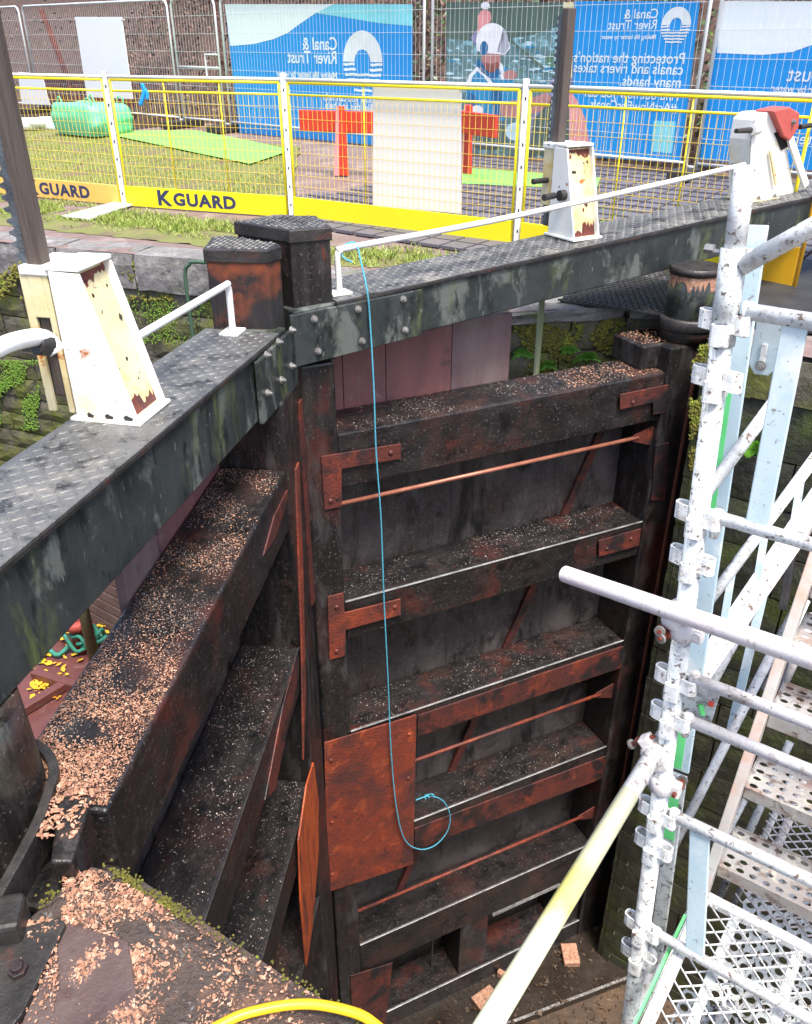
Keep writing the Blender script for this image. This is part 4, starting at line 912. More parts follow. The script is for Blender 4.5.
# toe-board end piece, orange box right of the drum
b0, b1 = ong(757, 282), ong(794, 290); 
t = thing('barrier_gate_leaf', b0, 'orange-yellow barrier end panel right of the gate heel, beyond the scaffold', 'barrier')
uu = (b1 - b0).normalized(); nn = Vector((uu.y, -uu.x, 0))
b = MB(); b.extr([b0 + nn * .05, b1 + nn * .05, b1 + nn * .05 + Vector((0, 0, .30)), b0 + nn * .05 + Vector((0, 0, .26))], nn * -.03); b.build('toe_board', mat('amber_board', (0.85, .45, .015), None, 3, .4), t, bevel=.004)
b = MB(); b.tube([b1 + nn * .04 + uu * .02, b1 + nn * .04 + uu * .02 + Vector((0, 0, 1.2))], .014, 8); b.build('upright', mat('amber_tube', (0.85, .42, .02), None, 3, .4), t, smooth=True)
# blue glove clipped on the barrier
q = G[1].lerp(G[2], .22) + Vector((0, 0, 1.08)); b = MB()
b.tube(catmull([q + Vector((.0, -.04, .09)), q + Vector((.015, -.045, .03)), q + Vector((-.01, -.05, -.04)), q + Vector((-.04, -.05, -.10))], 4), [.02] * 13, 8)
b.tube(catmull([q + Vector((.0, -.04, .07)), q + Vector((.04, -.045, .01)), q + Vector((.035, -.05, -.05))], 4), .018, 8)
tag(b.build('glove', MATS['banner_blue'], smooth=True), 'small blue glove tucked on the barrier top rail', 'glove')

# ------------------------------------------------------------ tall mesh fence panels
def fpt(x): return onz(x, 131 + .101 * (x - 222), .15)
def fence_panel(P0, P1, label, h=2.0, name='mesh_fence', cat='fence', grp='galvanised mesh fence panels', mid=None, dense=.075):
    u = (P1 - P0); u.z = 0; L = u.length; u.normalize(); Z = Vector((0, 0, 1)); n = Vector((u.y, -u.x, 0))
    t = thing(name, P0, label, cat, grp)
    def q(a, z, o=0): return P0 + u * a + Z * z + n * o
    r = .10; z0 = .10
    pts = [q(0, z0), q(0, h - r), q(r * .3, h - r * .3), q(r, h), q(L - r, h), q(L - r * .3, h - r * .3), q(L, h - r), q(L, z0)]
    b = MB(); b.tube(pts, .021, 8); b.tube([q(0, .16), q(L, .16)], .016, 8)
    if mid: b.tube([q(0, mid), q(L, mid)], .018, 8)
    b.build('frame', M_fence, t, smooth=True)
    w = MB(); k = int(L / dense)
    for i in range(1, k): w.bar(q(L * i / k, .17), q(L * i / k, h - .02), .003, .003)
    for i in range(1, 7): w.bar(q(.02, .16 + i * .265, .01), q(L - .02, .16 + i * .265, .01), .0055, .0055)
    w.build('wire_mesh', M_fence, t); return t, q, L
P = {x: fpt(x) for x in (-330, -75, 38, 42, 181, 185, 226, 232, 423, 431, 684, 694, 1050)}
HP = 2.0
fence_panel(P[-75], P[38], 'bare mesh fence panel at the far left edge behind the toothed rack')
fence_panel(P[42], P[181], 'bare mesh fence panel carrying the white boards above the green bag')
fence_panel(P[185], P[226], 'narrow mesh gate panel with a mid bar and square latch', name='fence_gate', cat='gate', mid=.98)
f1, q1_, L1 = fence_panel(P[232], P[423], 'mesh fence panel behind the left blue banner')
f2, q2_, L2 = fence_panel(P[431], P[684], 'mesh fence panel behind the photo banner and the second blue banner')
f3, q3_, L3 = fence_panel(P[694], P[1050], 'mesh fence panel at the far right behind the last banner')
gt = bpy.data.objects['fence_gate']
g0 = P[226]; b = MB(); ug = (P[226] - P[185]); ug.z = 0; ug.normalize()
pp = [g0 + ug * a + Vector((0, 0, z)) - CROSS * .03 for a, z in ((-.02, 1.18), (-.34, 1.18), (-.34, .80), (-.02, .80))]
b.tube(pp, .018, 6); b.build('latch', M_fence, gt)
# rubber feet
for i, x in enumerate((40, 183, 229, 427, 689)):
    p = fpt(x); t = thing('rubber_block', p, ['black rubber block foot under the far left fence joint', 'black rubber block foot at the hinge side of the mesh gate', 'black rubber block foot at the latch side of the mesh gate', 'black rubber block foot between the two left banners', 'black rubber block foot below the gap beside the last banner'][i], 'fence foot', 'rubber fence feet')
    b = MB(); b.box(p + Vector((0, 0, .06)), (CROSS, LOCK, (0, 0, 1)), (.42, .13, .06)); b.build('block', M_blackrub, t, bevel=.02)
    b = MB(); b.tube([p + Vector((0, 0, .12)), p + Vector((0, 0, .135))], .05, 12); b.build('socket', M_fence, t)
# banners: plane coordinates a (along), z
def banner(q, a0, a1, z0, z1, label, sag=.012, grp='printed banners on the mesh fence'):
    base = q(a0, z0, .03); t = thing('banner', base, label, 'banner', grp); b = MB(); n = 20
    def pt(i, j, o=0.0):
        a = a0 + (a1 - a0) * i / n; z = z0 + (z1 - z0) * j / 8
        return q(a, z, .035 + o + sag * math.sin(i * 1.1 + j * .7) * .6)
    return t, b
def wob(a, z): return -.075
def shape(q, poly, off, m, parent, name, a_off=0, n_sub=True):
    """a flat printed shape on the banner; polygon in (a, z)"""
    bm = bmesh.new(); vs_ = [bm.verts.new((p[0], p[1], 0)) for p in poly]; f = bm.faces.new(vs_); bmesh.ops.triangulate(bm, faces=[f])
    for _ in range(2):
        bmesh.ops.subdivide_edges(bm, edges=[e for e in bm.edges if e.calc_length() > .25], cuts=1)
        bmesh.ops.triangulate(bm, faces=bm.faces)
    me = MB(); bm.verts.ensure_lookup_table()
    vv = [q(v.co.x, v.co.y, .034 + off + wob(v.co.x, v.co.y)) for v in bm.verts]; ff = [tuple(v.index for v in f.verts) for f in bm.faces]; bm.free()
    me.add(vv, ff); return me.build(name, m, parent)
def letters(q, txt, a_right, z, size, parent, name='lettering', off=.003, bold=.0, sp=1.0):
    v, f = text_mesh(txt, size, mirror=True, extrude=.0004, bold=bold, spacing=sp); b = MB()
    b.add([q(a_right + p.x, z + p.y, .034 + off + wob(a_right + p.x, z + p.y) + p.z * .3) for p in v], f); return b.build(name, M_letter, parent)
def logo(q, a, z, r, parent, off=.003):
    b = MB(); N = 28
    def ring(a_, z_, R0, R1, t0, t1):
        vv = []; n = 24
        for k in range(n + 1):
            t = t0 + (t1 - t0) * k / n
            for rr, zz in ((R0, z_), (R1, z_)):
                x = a_ + rr * math.cos(t); y = zz + rr * math.sin(t); vv.append(q(x, y, .034 + off + wob(x, y)))
        b.add(vv, [(2 * k, 2 * k + 2, 2 * k + 3, 2 * k + 1) for k in range(n)])
    ring(a, z, r * .40, r, 0, math.pi)           # arch
    y = -.02
    for k in range(6):      # waves below
        y0 = -r * (.04 + k * .17); y1 = y0 - r * .085; w0 = math.sqrt(max(.01, r * r - y0 * y0)); 
        if k < 2: 
            iw = r * .40 * math.sqrt(max(0.0, 1 - (abs(y0) / (r * .45)) ** 2))
            segs = [(-w0, -iw), (iw, w0)]
        else: segs = [(-w0, w0)]
        for s0_, s1_ in segs:
            n = 10; vv = []
            for i in range(n + 1):
                x = s0_ + (s1_ - s0_) * i / n; yy = .012 * r * math.sin(x / r * 9)
                for e in (y0, y1): vv.append(q(a + x, z + e + yy, .034 + off + wob(a + x, z + e)))
            b.add(vv, [(2 * i, 2 * i + 2, 2 * i + 3, 2 * i + 1) for i in range(n)])
    return b.build('round_emblem', M_letter, parent)
# measuring on the fence plane: picture -> (a, z)
def fmeas(P0, q):
    u = q(1, 0) - q(0, 0); n = Vector((u.y, -u.x, 0)).normalized(); u = u.normalized(); o = q(0, 0, .034)
    def f(x, y):
        r = ray(x, y); t_ = Vector((o.x, o.y, 0)).dot(n) / Vector((r.x, r.y, 0)).dot(n); h = Vector((0, 0, EYE)) + r * t_
        return ((h - q(0, 0, 0)).dot(u), h.z - q(0, 0, 0).z)
    return f
m1 = fmeas(P[232], q1_)
t, _ = banner(q1_, 0, L1, .1, 1.98, 'leftmost blue banner, with white and pale wave corners and a mirrored round emblem')
full = [m1(221, 4), m1(409, 4), m1(409, 149), m1(236, 133)]
shape(q1_, full, 0, M_blue, t, 'sheet')
wv = [m1(*p) for p in ((221, 4), (330, 4), (312, 13), (296, 24), (284, 33), (270, 39), (250, 44), (227, 46))]
shape(q1_, wv, .002, M_bwhite, t, 'white_wave')
wv = [m1(*p) for p in ((330, 4), (409, 4), (409, 26), (375, 23), (345, 18), (312, 13))]
shape(q1_, wv, .002, M_cyan, t, 'pale_wave')
a, z = m1(335, 42)
for y, s_, tx, x in ((50, .155, 'Canal &', 334), (64, .155, 'River Trust', 334), (79, .082, 'Making life better by water', 334)):
    a, z = m1(x, y); letters(q1_, tx, a, z, s_ * 1.55, t, bold=.003)
a, z = m1(359, 62); a2, z2 = m1(379, 62); logo(q1_, a, z, abs(a2 - a), t)
for k, tx in enumerate(('Find out how you can help', 'at places like this and help', 'us care for local canal life')):
    a, z = m1(398, 103 + k * 9 + 2); letters(q1_, tx, a, z, .15, t, bold=.002)
m2 = fmeas(P[431], q2_)
t2, _ = banner(q2_, 0, 1, .1, 1.98, 'banner printed with a photo of a worker in a white helmet beside water', grp=None)
shape(q2_, [m2(443, 2), m2(571, 2), m2(571, 160), m2(443, 153)], 0, M_photo, t2, 'sheet')
def pic(name, pts, m, off): shape(q2_, [m2(*p) for p in pts], off, m, t2, name)
pic('printed_quay', [(443, 2), (562, 2), (556, 26), (530, 34), (508, 38), (480, 42), (443, 38)], M_photodk, .0015)
def ell(cx, cy, rx, ry, a0=0, a1=360, n=22, tilt=0):
    o = []
    for k in range(n):
        t_ = R(a0 + (a1 - a0) * k / (n - 1 if a1 - a0 < 360 else n)); x, y = rx * math.cos(t_), -ry * math.sin(t_); c_, s_ = math.cos(R(tilt)), math.sin(R(tilt)); o.append((cx + x * c_ - y * s_, cy + x * s_ + y * c_))
    return o
M_jk = mat('printed_dark_blue', (.01, .10, .25), (.015, .14, .32), 9, .5)
M_sk2 = mat('printed_beard', (.30, .09, .08), (.22, .07, .06), 12, .5)
M_grey = mat('printed_helmet_shade', (.42, .43, .50), (.36, .37, .45), 9, .5)
M_foam = mat('printed_foam', (.55, .72, .78), (.40, .60, .70), 9, .5)
rr_ = random.Random(77)
for k in range(46):
    x, y = rr_.uniform(446, 556), rr_.uniform(36, 86); w_ = rr_.uniform(1.5, 6)
    if 468 < x < 510 and y > 20: x = rr_.choice([rr_.uniform(446, 466), rr_.uniform(512, 556)])
    pic('printed_foam', [(x + px_ * w_ * rr_.uniform(.7, 1.2), y + py_ * w_ * .35 * rr_.uniform(.6, 1.2)) for px_, py_ in ((-1, 0), (-.4, -.8), (.5, -.7), (1, 0), (.4, .8), (-.5, .7))], M_foam if k % 3 else M_vest, .002)
pic('printed_jacket', [(463, 84), (467, 74), (474, 66), (480, 60), (486, 66), (494, 72), (502, 66), (507, 72), (512, 84), (514, 98), (508, 112), (500, 121), (484, 120), (470, 117), (464, 102)], M_vest, .003)
pic('printed_jacket_fold', [(466, 92), (472, 96), (476, 112), (470, 116), (464, 102)], M_jk, .004)
pic('printed_jacket_fold', [(490, 80), (498, 90), (500, 118), (492, 120), (488, 100)], M_jk, .004)
pic('printed_harness', [(463, 83), (466, 75), (473, 67), (479, 68), (485, 76), (490, 84), (487, 86), (481, 77), (474, 71), (469, 77), (467, 88)], M_hat, .0045)
pic('printed_harness', [(497, 62), (500, 66), (501, 80), (498, 80), (495, 70)], M_hat, .0045)
pic('printed_collar', [(474, 58), (480, 64), (488, 73), (496, 68), (498, 74), (488, 80), (478, 72), (472, 64)], M_jk, .0045)
pic('printed_face', ell(488, 59, 9.5, 11, tilt=-12), M_flesh, .0055)
pic('printed_beard', [(481, 62), (487, 64), (495, 62), (497, 66), (491, 72), (486, 73), (481, 68)], M_sk2, .0065)
pic('printed_ear_guard', ell(481, 48, 4, 7), M_jk, .0085)
pic('printed_helmet', ell(489, 41, 16, 18, 0, 180) + [(473, 46), (474, 51), (482, 53), (494, 54), (502, 55), (507, 48), (506, 42)], M_hat, .007)
pic('printed_helmet_shade', [(494, 52), (502, 54), (506, 47), (504, 34), (500, 28), (501, 40)], M_grey, .0078)
pic('printed_glove', ell(507, 75, 7, 5), M_flesh, .0055)
pic('printed_glove', ell(474, 110, 6, 4.5), M_hat, .0055)
pic('printed_arms', [(497, 104), (508, 101), (520, 100), (532, 97), (542, 93), (551, 98), (548, 105), (536, 112), (522, 116), (508, 118), (498, 116)], M_flesh, .0045)
pic('printed_cuff', [(516, 100), (523, 99), (525, 115), (518, 117)], M_lpink, .0055)
pic('printed_trousers', [(468, 118), (484, 121), (500, 122), (504, 140), (490, 150), (470, 148)], M_photodk, .0045)
pic('printed_foam', ell(512, 132, 10, 9), M_foam, .003)
pic('printed_log', [(522, 128), (552, 72), (561, 30), (570, 30), (570, 150), (528, 150)], M_lilac, .003)
pic('printed_shadow', [(530, 120), (556, 92), (571, 96), (571, 158), (526, 155)], M_photodk, .0045)
pic('printed_walker', [(475, 26), (474, 18), (477, 11), (482, 9), (487, 12), (488, 18), (486, 24), (480, 31), (474, 32)], M_lpink, .003)
pic('printed_walker_legs', [(473, 30), (481, 28), (478, 40), (472, 44), (467, 38)], M_lilac, .0025)
pic('printed_walker_helmet', ell(482, 5.5, 4.6, 3.8), M_hat, .0045)
pic('printed_rope', [(505, 40), (507, 39), (542, 68), (540, 70)], M_photodk, .0075)
pic('cream_border', [(560, 2), (571, 2), (569, 78), (562, 78)], M_lyel, .0075)
t3, _ = banner(q2_, 1, 2, .1, 1.98, 'blue banner with mirrored text about canals and rivers, right of the black rack post')
def b3(name, pts, m, off): shape(q2_, [m2(*p) for p in pts], off, m, t3, name)
b3('sheet', [(571, 1), (697, 1), (678, 164), (566, 156)], M_blue, .003)
b3('pink_corner', [(566, 90), (574, 100), (582, 118), (588, 150), (589, 157), (566, 156)], M_lpink, .005)
a, z = m2(673, 25); a2, z2 = m2(688, 25); logo(q2_, a, z, abs(a2 - a), t3, .006)
for x, y, s_, tx in ((655, 18, .115, 'Canal &'), (654, 29, .115, 'River Trust'), (653, 39, .055, 'Making life better by water'), (682, 64, .135, "Protecting the nation's"), (680, 75, .135, 'canals and rivers takes'), (678, 88, .135, 'many hands.'), (676, 101, .12, 'Find out how you can'), (674, 113, .12, '#ActNowForCanals')):
    a, z = m2(x, y); letters(q2_, tx, a, z, s_ * 1.16, t3, off=.006, bold=.001)
b3('notice_square', [(651, 121), (673, 122), (669, 154), (648, 152)], M_cyan, .005)
m3 = fmeas(P[694], q3_)
t4, _ = banner(q3_, 0, L3, .1, 1.98, 'blue banner with a large white wave top at the right edge of the photo')
def b4(name, pts, m, off): shape(q3_, [m3(*p) for p in pts], off, m, t4, name)
b4('sheet', [(718, 1), (900, 1), (900, 180), (697, 160)], M_blue, 0)
b4('white_wave', [(718, 1), (900, 1), (900, 10), (850, 28), (812, 44), (790, 52), (760, 55), (714, 53)], M_bwhite, .002)
for x, y, s_, tx in ((880, 62, .2, 'Canal &'), (880, 84, .2, 'River Trust'), (880, 96, .1, 'Making life better by water'), (900, 130, .16, 'can remember'), (900, 152, .16, 'you do by water')):
    a, z = m3(x, y); letters(q3_, tx, a, z, s_, t4, off=.004, bold=.001)
# white sheets on the left fence and red post
m0 = fmeas(P[42], lambda a, z, o=0: P[42] + ((P[181] - P[42]).normalized()) * a + Vector((0, 0, z)) + Vector(((P[181] - P[42]).normalized().y, -(P[181] - P[42]).normalized().x, 0)) * o)
q0_ = lambda a, z, o=0: P[42] + ((P[181] - P[42]).normalized()) * a + Vector((0, 0, z)) + Vector(((P[181] - P[42]).normalized().y, -(P[181] - P[42]).normalized().x, 0)) * o
for nm, cs, lab in (('sign_board', [(76, 17), (123, 17), (134, 99), (88, 97)], 'large blank white board hung high on the left mesh fence'), ('sign_board', [(19, 72), (43, 74), (51, 105), (23, 104)], 'small white board low on the fence beside the toothed rack')):
    pts = [m0(*p) for p in cs]; t = thing(nm, q0_(pts[0][0], pts[0][1], .05), lab, 'sign'); b = MB(); b.extr([q0_(a, z, .05) for a, z in pts], q0_(0, 0, .01) - q0_(0, 0, 0)); b.build('board', M_board, t, bevel=.002)
    b = MB()
    for a, z in (pts[0], pts[1]): c_ = q0_(a, z - .04, .045); b.box(c_, (CROSS, LOCK, (0, 0, 1)), (.02, .03, .01))
    b.build('clip', M_fence, t)
b = MB(); p0 = fpt(56) + CROSS * .5; b.bar(p0 + Vector((0.1, 0, 0)), p0 + Vector((-.35, 0, 1.95)), .09, .09, (0, 1, 0)); tag(b.build('leaning_post', M_rust, bevel=.01), 'reddish timber post leaning behind the left mesh fence', 'post')
b = MB(); p0 = fpt(30) + CROSS * .45 + Vector((0, 0, .25))
for k in range(3): b.bar(p0 + Vector((0, 0, k * .2)), p0 + LOCK * 3.0 + Vector((0, 0, k * .2)), .17, .16)
tag(b.build('timber_stack', M_rust, bevel=.01), 'rusty brown baulks lying behind the fence by the green bag', 'timber')
# green bulk bag
def bag():
    c = (ong(62, 135) + ong(128, 134)) / 2; b = MB(); n = 28; lay = 9; vv = []; rnd = random.Random(4); w, d, h = .56, .40, .46
    for j in range(lay + 1):
        zz = h * j / lay; bul = 1 + .10 * math.sin(math.pi * j / lay) - (.05 if j == lay else 0)
        for i in range(n):
            an = 2 * math.pi * i / n; cx = math.copysign(abs(math.cos(an)) ** .28, math.cos(an)); sy = math.copysign(abs(math.sin(an)) ** .28, math.sin(an))
            nn = noise.noise(Vector((cx * 2, sy * 2, j * .5))) * .05
            v = c + LOCK * (w * bul * cx * (1 + nn)) + CROSS * (d * bul * sy * (1 + nn)); v.z = gz(c.x, c.y) + .02 + zz * (1 + .12 * noise.noise(Vector((cx * 1.5, sy * 1.5, 3)))); vv.append(v)
    ff = [(j * n + i, j * n + (i + 1) % n, (j + 1) * n + (i + 1) % n, (j + 1) * n + i) for j in range(lay) for i in range(n)]
    vv.append(c + Vector((0, 0, gz(c.x, c.y) + h * .82))); ff += [(lay * n + i, lay * n + (i + 1) % n, len(vv) - 1) for i in range(n)]
    b.add(vv, ff); t = thing('bulk_bag', Vector((c.x, c.y, gz(c.x, c.y))), 'green woven bulk bag standing on artificial turf by the fence', 'bag'); b.build('sack', M_bag, t, smooth=True)
    for sx in (-1, 1):
        for sy in (-1, 1):
            q = c + LOCK * (sx * w * .8) + CROSS * (sy * d * .8); q.z = gz(c.x, c.y) + h * .95
            l = MB(); l.tube(catmull([q, q + Vector((.02, 0, .12)), q + LOCK * (-sx * .10) + Vector((0, 0, .14)), q + LOCK * (-sx * .16)], 5), .012, 6); l.build('loop', M_bag, t, smooth=True)
bag()
b = MB(); c = ong(44, 130); rnd = random.Random(9)
for _ in range(4): 
    a = rnd.uniform(0, 3); b.tube(catmull([c + Vector((rnd.gauss(0, .2), rnd.gauss(0, .12), rnd.uniform(.06, .16))) for _ in range(4)], 5), rnd.uniform(.05, .09), 7)
tag(b.build('plastic_sheeting', M_bwhite, smooth=True), 'crumpled white plastic sheeting left of the green bag', 'sheeting')
# orange trestle barrier behind
def trestle(x0, x1, ytop, ybot, leg, label):
    P0 = ong(x0, 172 + (x0 - 300) * .02); P1 = ong(x1, 172 + (x1 - 300) * .06); t = thing('plastic_barrier', P0, label, 'barrier', 'orange-red plastic barriers')
    u = (P1 - P0).normalized()
    b = MB(); b.bar(P0 + Vector((0, 0, .60)), P1 + Vector((0, 0, .60)), .05, .24); b.build('plank', M_red, t, bevel=.012)
    for x in leg:
        q = ong(x, 176); n = Vector((u.y, -u.x, 0)); s_ = u * .095
        b = MB(); b.extr([q - s_, q + s_ * .9, q + s_ * .55 + Vector((0, 0, .78)), q - s_ * .35 + Vector((0, 0, .78))], n * -.06); o = b.build('leg', M_red, t, bevel=.01)
        b = MB(); b.extr([q - s_ + n * .002, q - s_ * .25 + n * .002, q - s_ * -.05 + Vector((0, 0, .78)) + n * .002, q - s_ * .35 + Vector((0, 0, .78)) + n * .002], n * .004); b.build('pale_stripe', M_lpink, o)
trestle(303, 392, 125, 142, (341,), 'orange-red plastic barrier on one wedge leg, left of the large white board')
trestle(455, 494, 128, 146, (464,), 'short end of an orange-red plastic barrier right of the white board')

# ------------------------------------------------------------ bits around the pool
for nm, p0, p1, r_, lab in (('mooring_pole', onz(541, 300, 0), None, .02, 'olive green pole standing behind the far gate by the ferny wall'), ('mooring_pole', onz(95, 665, -1.45), None, .03, 'algae-stained pole rising from the boat behind the near gate')):
    q = onz(538, 350, -.2) if 'ferny' in lab else onz(96, 665, -1.45)
    lo = -2.6 if 'ferny' in lab else -1.45; hi = .12 if 'ferny' in lab else -.35
    b = MB(); b.tube([(q.x, q.y, lo), (q.x, q.y, hi)], r_, 12); tag(b.build(nm, M_olive, smooth=True), lab, 'pole')
# green hoop on the far coping
h0 = onz(210, 262, .0); 
b = MB(); a_ = onz(178, 300, -.25); a_.z = -1.3; top = onz(188, 259, .02); r2 = onz(250, 262, .02); 
hp0 = Vector((-1.78, 6.85, 0)); hd = Vector((.94, -.345, 0))
b.tube(catmull([hp0 + Vector((0, 0, -1.4)), hp0 + Vector((0, 0, -.6)), hp0 + Vector((0, 0, -.12)), hp0 + hd * .05 + Vector((0, 0, -.02)), hp0 + hd * .14 + Vector((0, 0, .01)), hp0 + hd * .7 + Vector((0, 0, .01))], 6), .016, 10)
tag(b.build('grab_rail', M_gpipe, smooth=True), 'thin dark green hooped pipe on the far wall beside the mitre posts', 'pipe')
# boat
BT = thing('work_boat', (-2.6, 4.2, -2.8), 'red-brown steel workboat moored in the pool behind the near gate', 'boat')
hull = [(-1.34, 2.05), (-1.34, 4.0), (-1.9, 4.75), (-5.8, 7.5), (-6.9, 6.0), (-1.95, 2.3)]
b = MB(); b.prism(hull, -2.8, -1.52); b.build('hull', M_boat, BT, bevel=.02)
b = MB(); b.prism([(x * .985 - .02, y) for x, y in hull], -1.519, -1.50); b.build('deck', M_boat, BT)
for (a0_, a1_) in (((33, 668), (112, 632)), ((60, 676), (105, 690)), ((20, 742), (96, 712))):
    pass
for p_, q_, w_, h_ in ((onz(34, 674, -1.47), onz(92, 692, -1.47), .05, .06), (onz(66, 684, -1.47), onz(20, 712, -1.47), .05, .05), (onz(30, 742, -1.44), onz(82, 708, -1.44), .12, .08)):
    b = MB(); b.bar(p_, q_, w_, h_); b.build('deck_beam', M_boat, BT, bevel=.006)
bl_ = onz(82, 642, -1.45); b = MB(); b.tube([(bl_.x, bl_.y, -1.5), (bl_.x, bl_.y, -1.34), (bl_.x, bl_.y, -1.33), (bl_.x, bl_.y, -1.28)], [.05, .05, .075, .075], 14); b.build('bollard', M_redbox, BT, smooth=True)
b = MB(); b.tube([(bl_.x, bl_.y, -1.28), (bl_.x - .01, bl_.y + .02, -1.1)], .045, 12); b.build('fender', M_bwhite, BT, smooth=True)
# cabin side with ribbed plates
u0 = onz(96, 640, -1.5); cb = MB(); nC = CROSS
cF = Frame((u0.x, u0.y + .12), 125.4)
for k in range(9): cb.fbox(cF, -.5, .85, 0, .05, -1.5 + k * .075, -1.5 + k * .075 + .066)
cb.build('cabin_side', mat('ribbed_brown_cladding', (0.15, .095, .08), (.22, .15, .13), 9, .6, bump=.6, bscale=30), BT, bevel=.004)
b = MB(); rr = random.Random(3); pts = []
for k in range(46): an = k * .55; pts.append(Vector((bl_.x + math.cos(an) * (.07 + .04 * math.sin(k * .3)) + k * .0015, bl_.y + math.sin(an) * .07, -1.46 + (k % 8) * .014)))
pts += [bl_ + Vector((.1, .02, 0)), onz(118, 640, -1.46), onz(126, 650, -1.46)]
b.tube(catmull(pts, 3), .011, 6)
b.tube(catmull([onz(70, 645, -1.46), onz(58, 655, -1.47), onz(48, 650, -1.47), onz(38, 662, -1.47)], 5), .013, 6)
tag(b.build('mooring_rope', M_green2, smooth=True), 'tangled dark green mooring rope on the boat deck', 'rope')
b = MB(); rr = random.Random(6)
for _ in range(150):
    x, y = rr.uniform(20, 130), rr.uniform(600, 745); 
    if rr.random() < .75: x, y = rr.choice([(42, 688), (50, 660), (112, 640), (60, 628)]); x += rr.gauss(0, 9); y += rr.gauss(0, 9)
    q = onz(x, y, -1.49); a = rr.uniform(0, 6.28); s_ = rr.uniform(.012, .03); e = Vector((math.cos(a), math.sin(a), rr.gauss(0, .25))) * s_; g_ = Vector((-math.sin(a), math.cos(a), rr.gauss(0, .25))) * s_ * .6
    b.add([q - e + Vector((0, 0, .008)), q - g_ + Vector((0, 0, .008)), q + e + Vector((0, 0, .008)), q + g_ + Vector((0, 0, .008))], [(0, 1, 2, 3)])
tag(b.build('fallen_leaves', M_yleaf), 'yellow and orange fallen leaves on the boat deck', 'leaves', kind='stuff')
# ferns on the walls
def fern(name, c, out, r, n, m, label, grp, droop=.5, w=.016):
    b = MB(); rnd = random.Random(int(c.x * 1000)); up = Vector((0, 0, 1)); side = out.cross(up).normalized()
    for k in range(n):
        an = rnd.uniform(-1.5, 1.5); L_ = r * rnd.uniform(.6, 1.1); d = (side * math.sin(an) + up * math.cos(an) * .8 + out * rnd.uniform(.3, .8)).normalized()
        for i in range(9):
            t = i / 9; p = c + d * L_ * t - up * (droop * L_ * t * t); pw = w * (1 - t * .8) * 2.2; sd = d.cross(out).normalized()
            for s_ in (-1, 1):
                tip = p + sd * s_ * pw + d * pw * .5 + out * .004; b.add([p, p + d * .012 + sd * s_ * pw * .4, tip, p - d * .004 + sd * s_ * pw * .5], [(0, 1, 2, 3)])
    return tag(b.build(name, m), label, 'fern', grp)
rnd = random.Random(17)
o_ = Vector((-CROSS.x, -CROSS.y, 0)); o2 = Vector((-.03, -1, 0))
FA = Frame((.66, 5.46), 79)
def wallpt(P0, P1, x, y):
    P0 = Vector((*P0, 0)); P1 = Vector((*P1, 0)); u = (P1 - P0).normalized(); n = Vector((u.y, -u.x, 0)); r = ray(x, y); t_ = P0.dot(n) / Vector((r.x, r.y, 0)).dot(n); return Vector((0, 0, EYE)) + r * t_ + n * .02, n
for i, (x, y, lab) in enumerate(((546, 364, 'fern beside the olive pole, above the top rail'), (520, 352, 'fern on the wall beside the palest upper board'), (566, 350, 'fern in the middle of the brick wall behind the far gate'), (583, 357, 'largest fern on the brick wall behind the far gate'), (600, 366, 'low fern on the brick wall just above the top rail'), (622, 352, 'fern on the brick wall nearest the heel drum'))):
    c, n = wallpt(FAR[4], FAR[5], x, y); fern('fern', c, n, .10 if i != 3 else .14, 16, M_fern, lab, 'ferns on the brick wall')
c, n = wallpt(FAR[8], FAR[9], 757, 449); fern('wall_plant', c, n, .085, 9, mat('bright_leaf', (.2, .5, .04), (.14, .4, .03), 9, .45), 'single bright green plant growing from the dark chamber wall', None, .3, .03)
# moss cushions
def moss(regions, n, m, label, name='moss'):
    b = MB(); rnd = random.Random(n)
    for (P0, P1, x0, x1, y0, y1, sc) in regions:
        for _ in range(n):
            x, y = rnd.uniform(x0, x1), rnd.uniform(y0, y1)
            if noise.noise(Vector((x * .04, y * .04, 2))) < .02 + rnd.uniform(-.15, .15): continue
            c, nn = wallpt(P0, P1, x, y); r_ = sc * rnd.uniform(.4, 1.2); a = nn.orthogonal().normalized(); e = nn.cross(a)
            c = c - nn * .012
            ring = []
            for k in range(5): an = k * 1.257 + rnd.random(); ring.append(c + (a * math.cos(an) + e * math.sin(an)) * r_ * rnd.uniform(.7, 1.2))
            b.add(ring + [c + nn * r_ * .7 + Vector((0, 0, -r_ * .2))], [(k, (k + 1) % 5, 5) for k in range(5)])
    return tag(b.build(name, m), label, 'moss', kind='stuff')
moss([(FAR[4], FAR[5], 512, 660, 312, 372, .016), (FAR[1], FAR[2], -10, 215, 262, 300, .022), (FAR[8], FAR[9], 690, 712, 345, 470, .014)], 2400, M_moss, 'yellow-green moss cushions on the lock walls')
M_brightmoss = mat('bright_green_moss', (.10, .17, .015), (.12, .24, .02), 12, .8)
moss([(FAR[0], FAR[1], -10, 40, 360, 430, .012), (FAR[1], FAR[2], 40, 210, 268, 345, .009)], 3500, M_brightmoss, 'bright green moss on the far wall behind the near paddle stand')
b = MB(); rr = random.Random(31)
for _ in range(600):
    x = rr.choice([rr.gauss(130, 9), rr.gauss(172, 12), rr.gauss(62, 10), rr.uniform(100, 380)]); y = 866 + max(0, (x - 110)) * .60 + rr.gauss(3, 4) if x > 85 else 900 + rr.gauss(0, 6)
    q = onz(x, y, ZN - .004 - rr.uniform(0, .012)); r_ = rr.uniform(.002, .005)
    ring = [q + Vector((math.cos(k * 1.257) * r_, math.sin(k * 1.257) * r_, rr.uniform(-.001, .001))) for k in range(5)]; b.add(ring + [q + Vector((0, 0, r_ * 1.3))], [(k, (k + 1) % 5, 5) for k in range(5)])
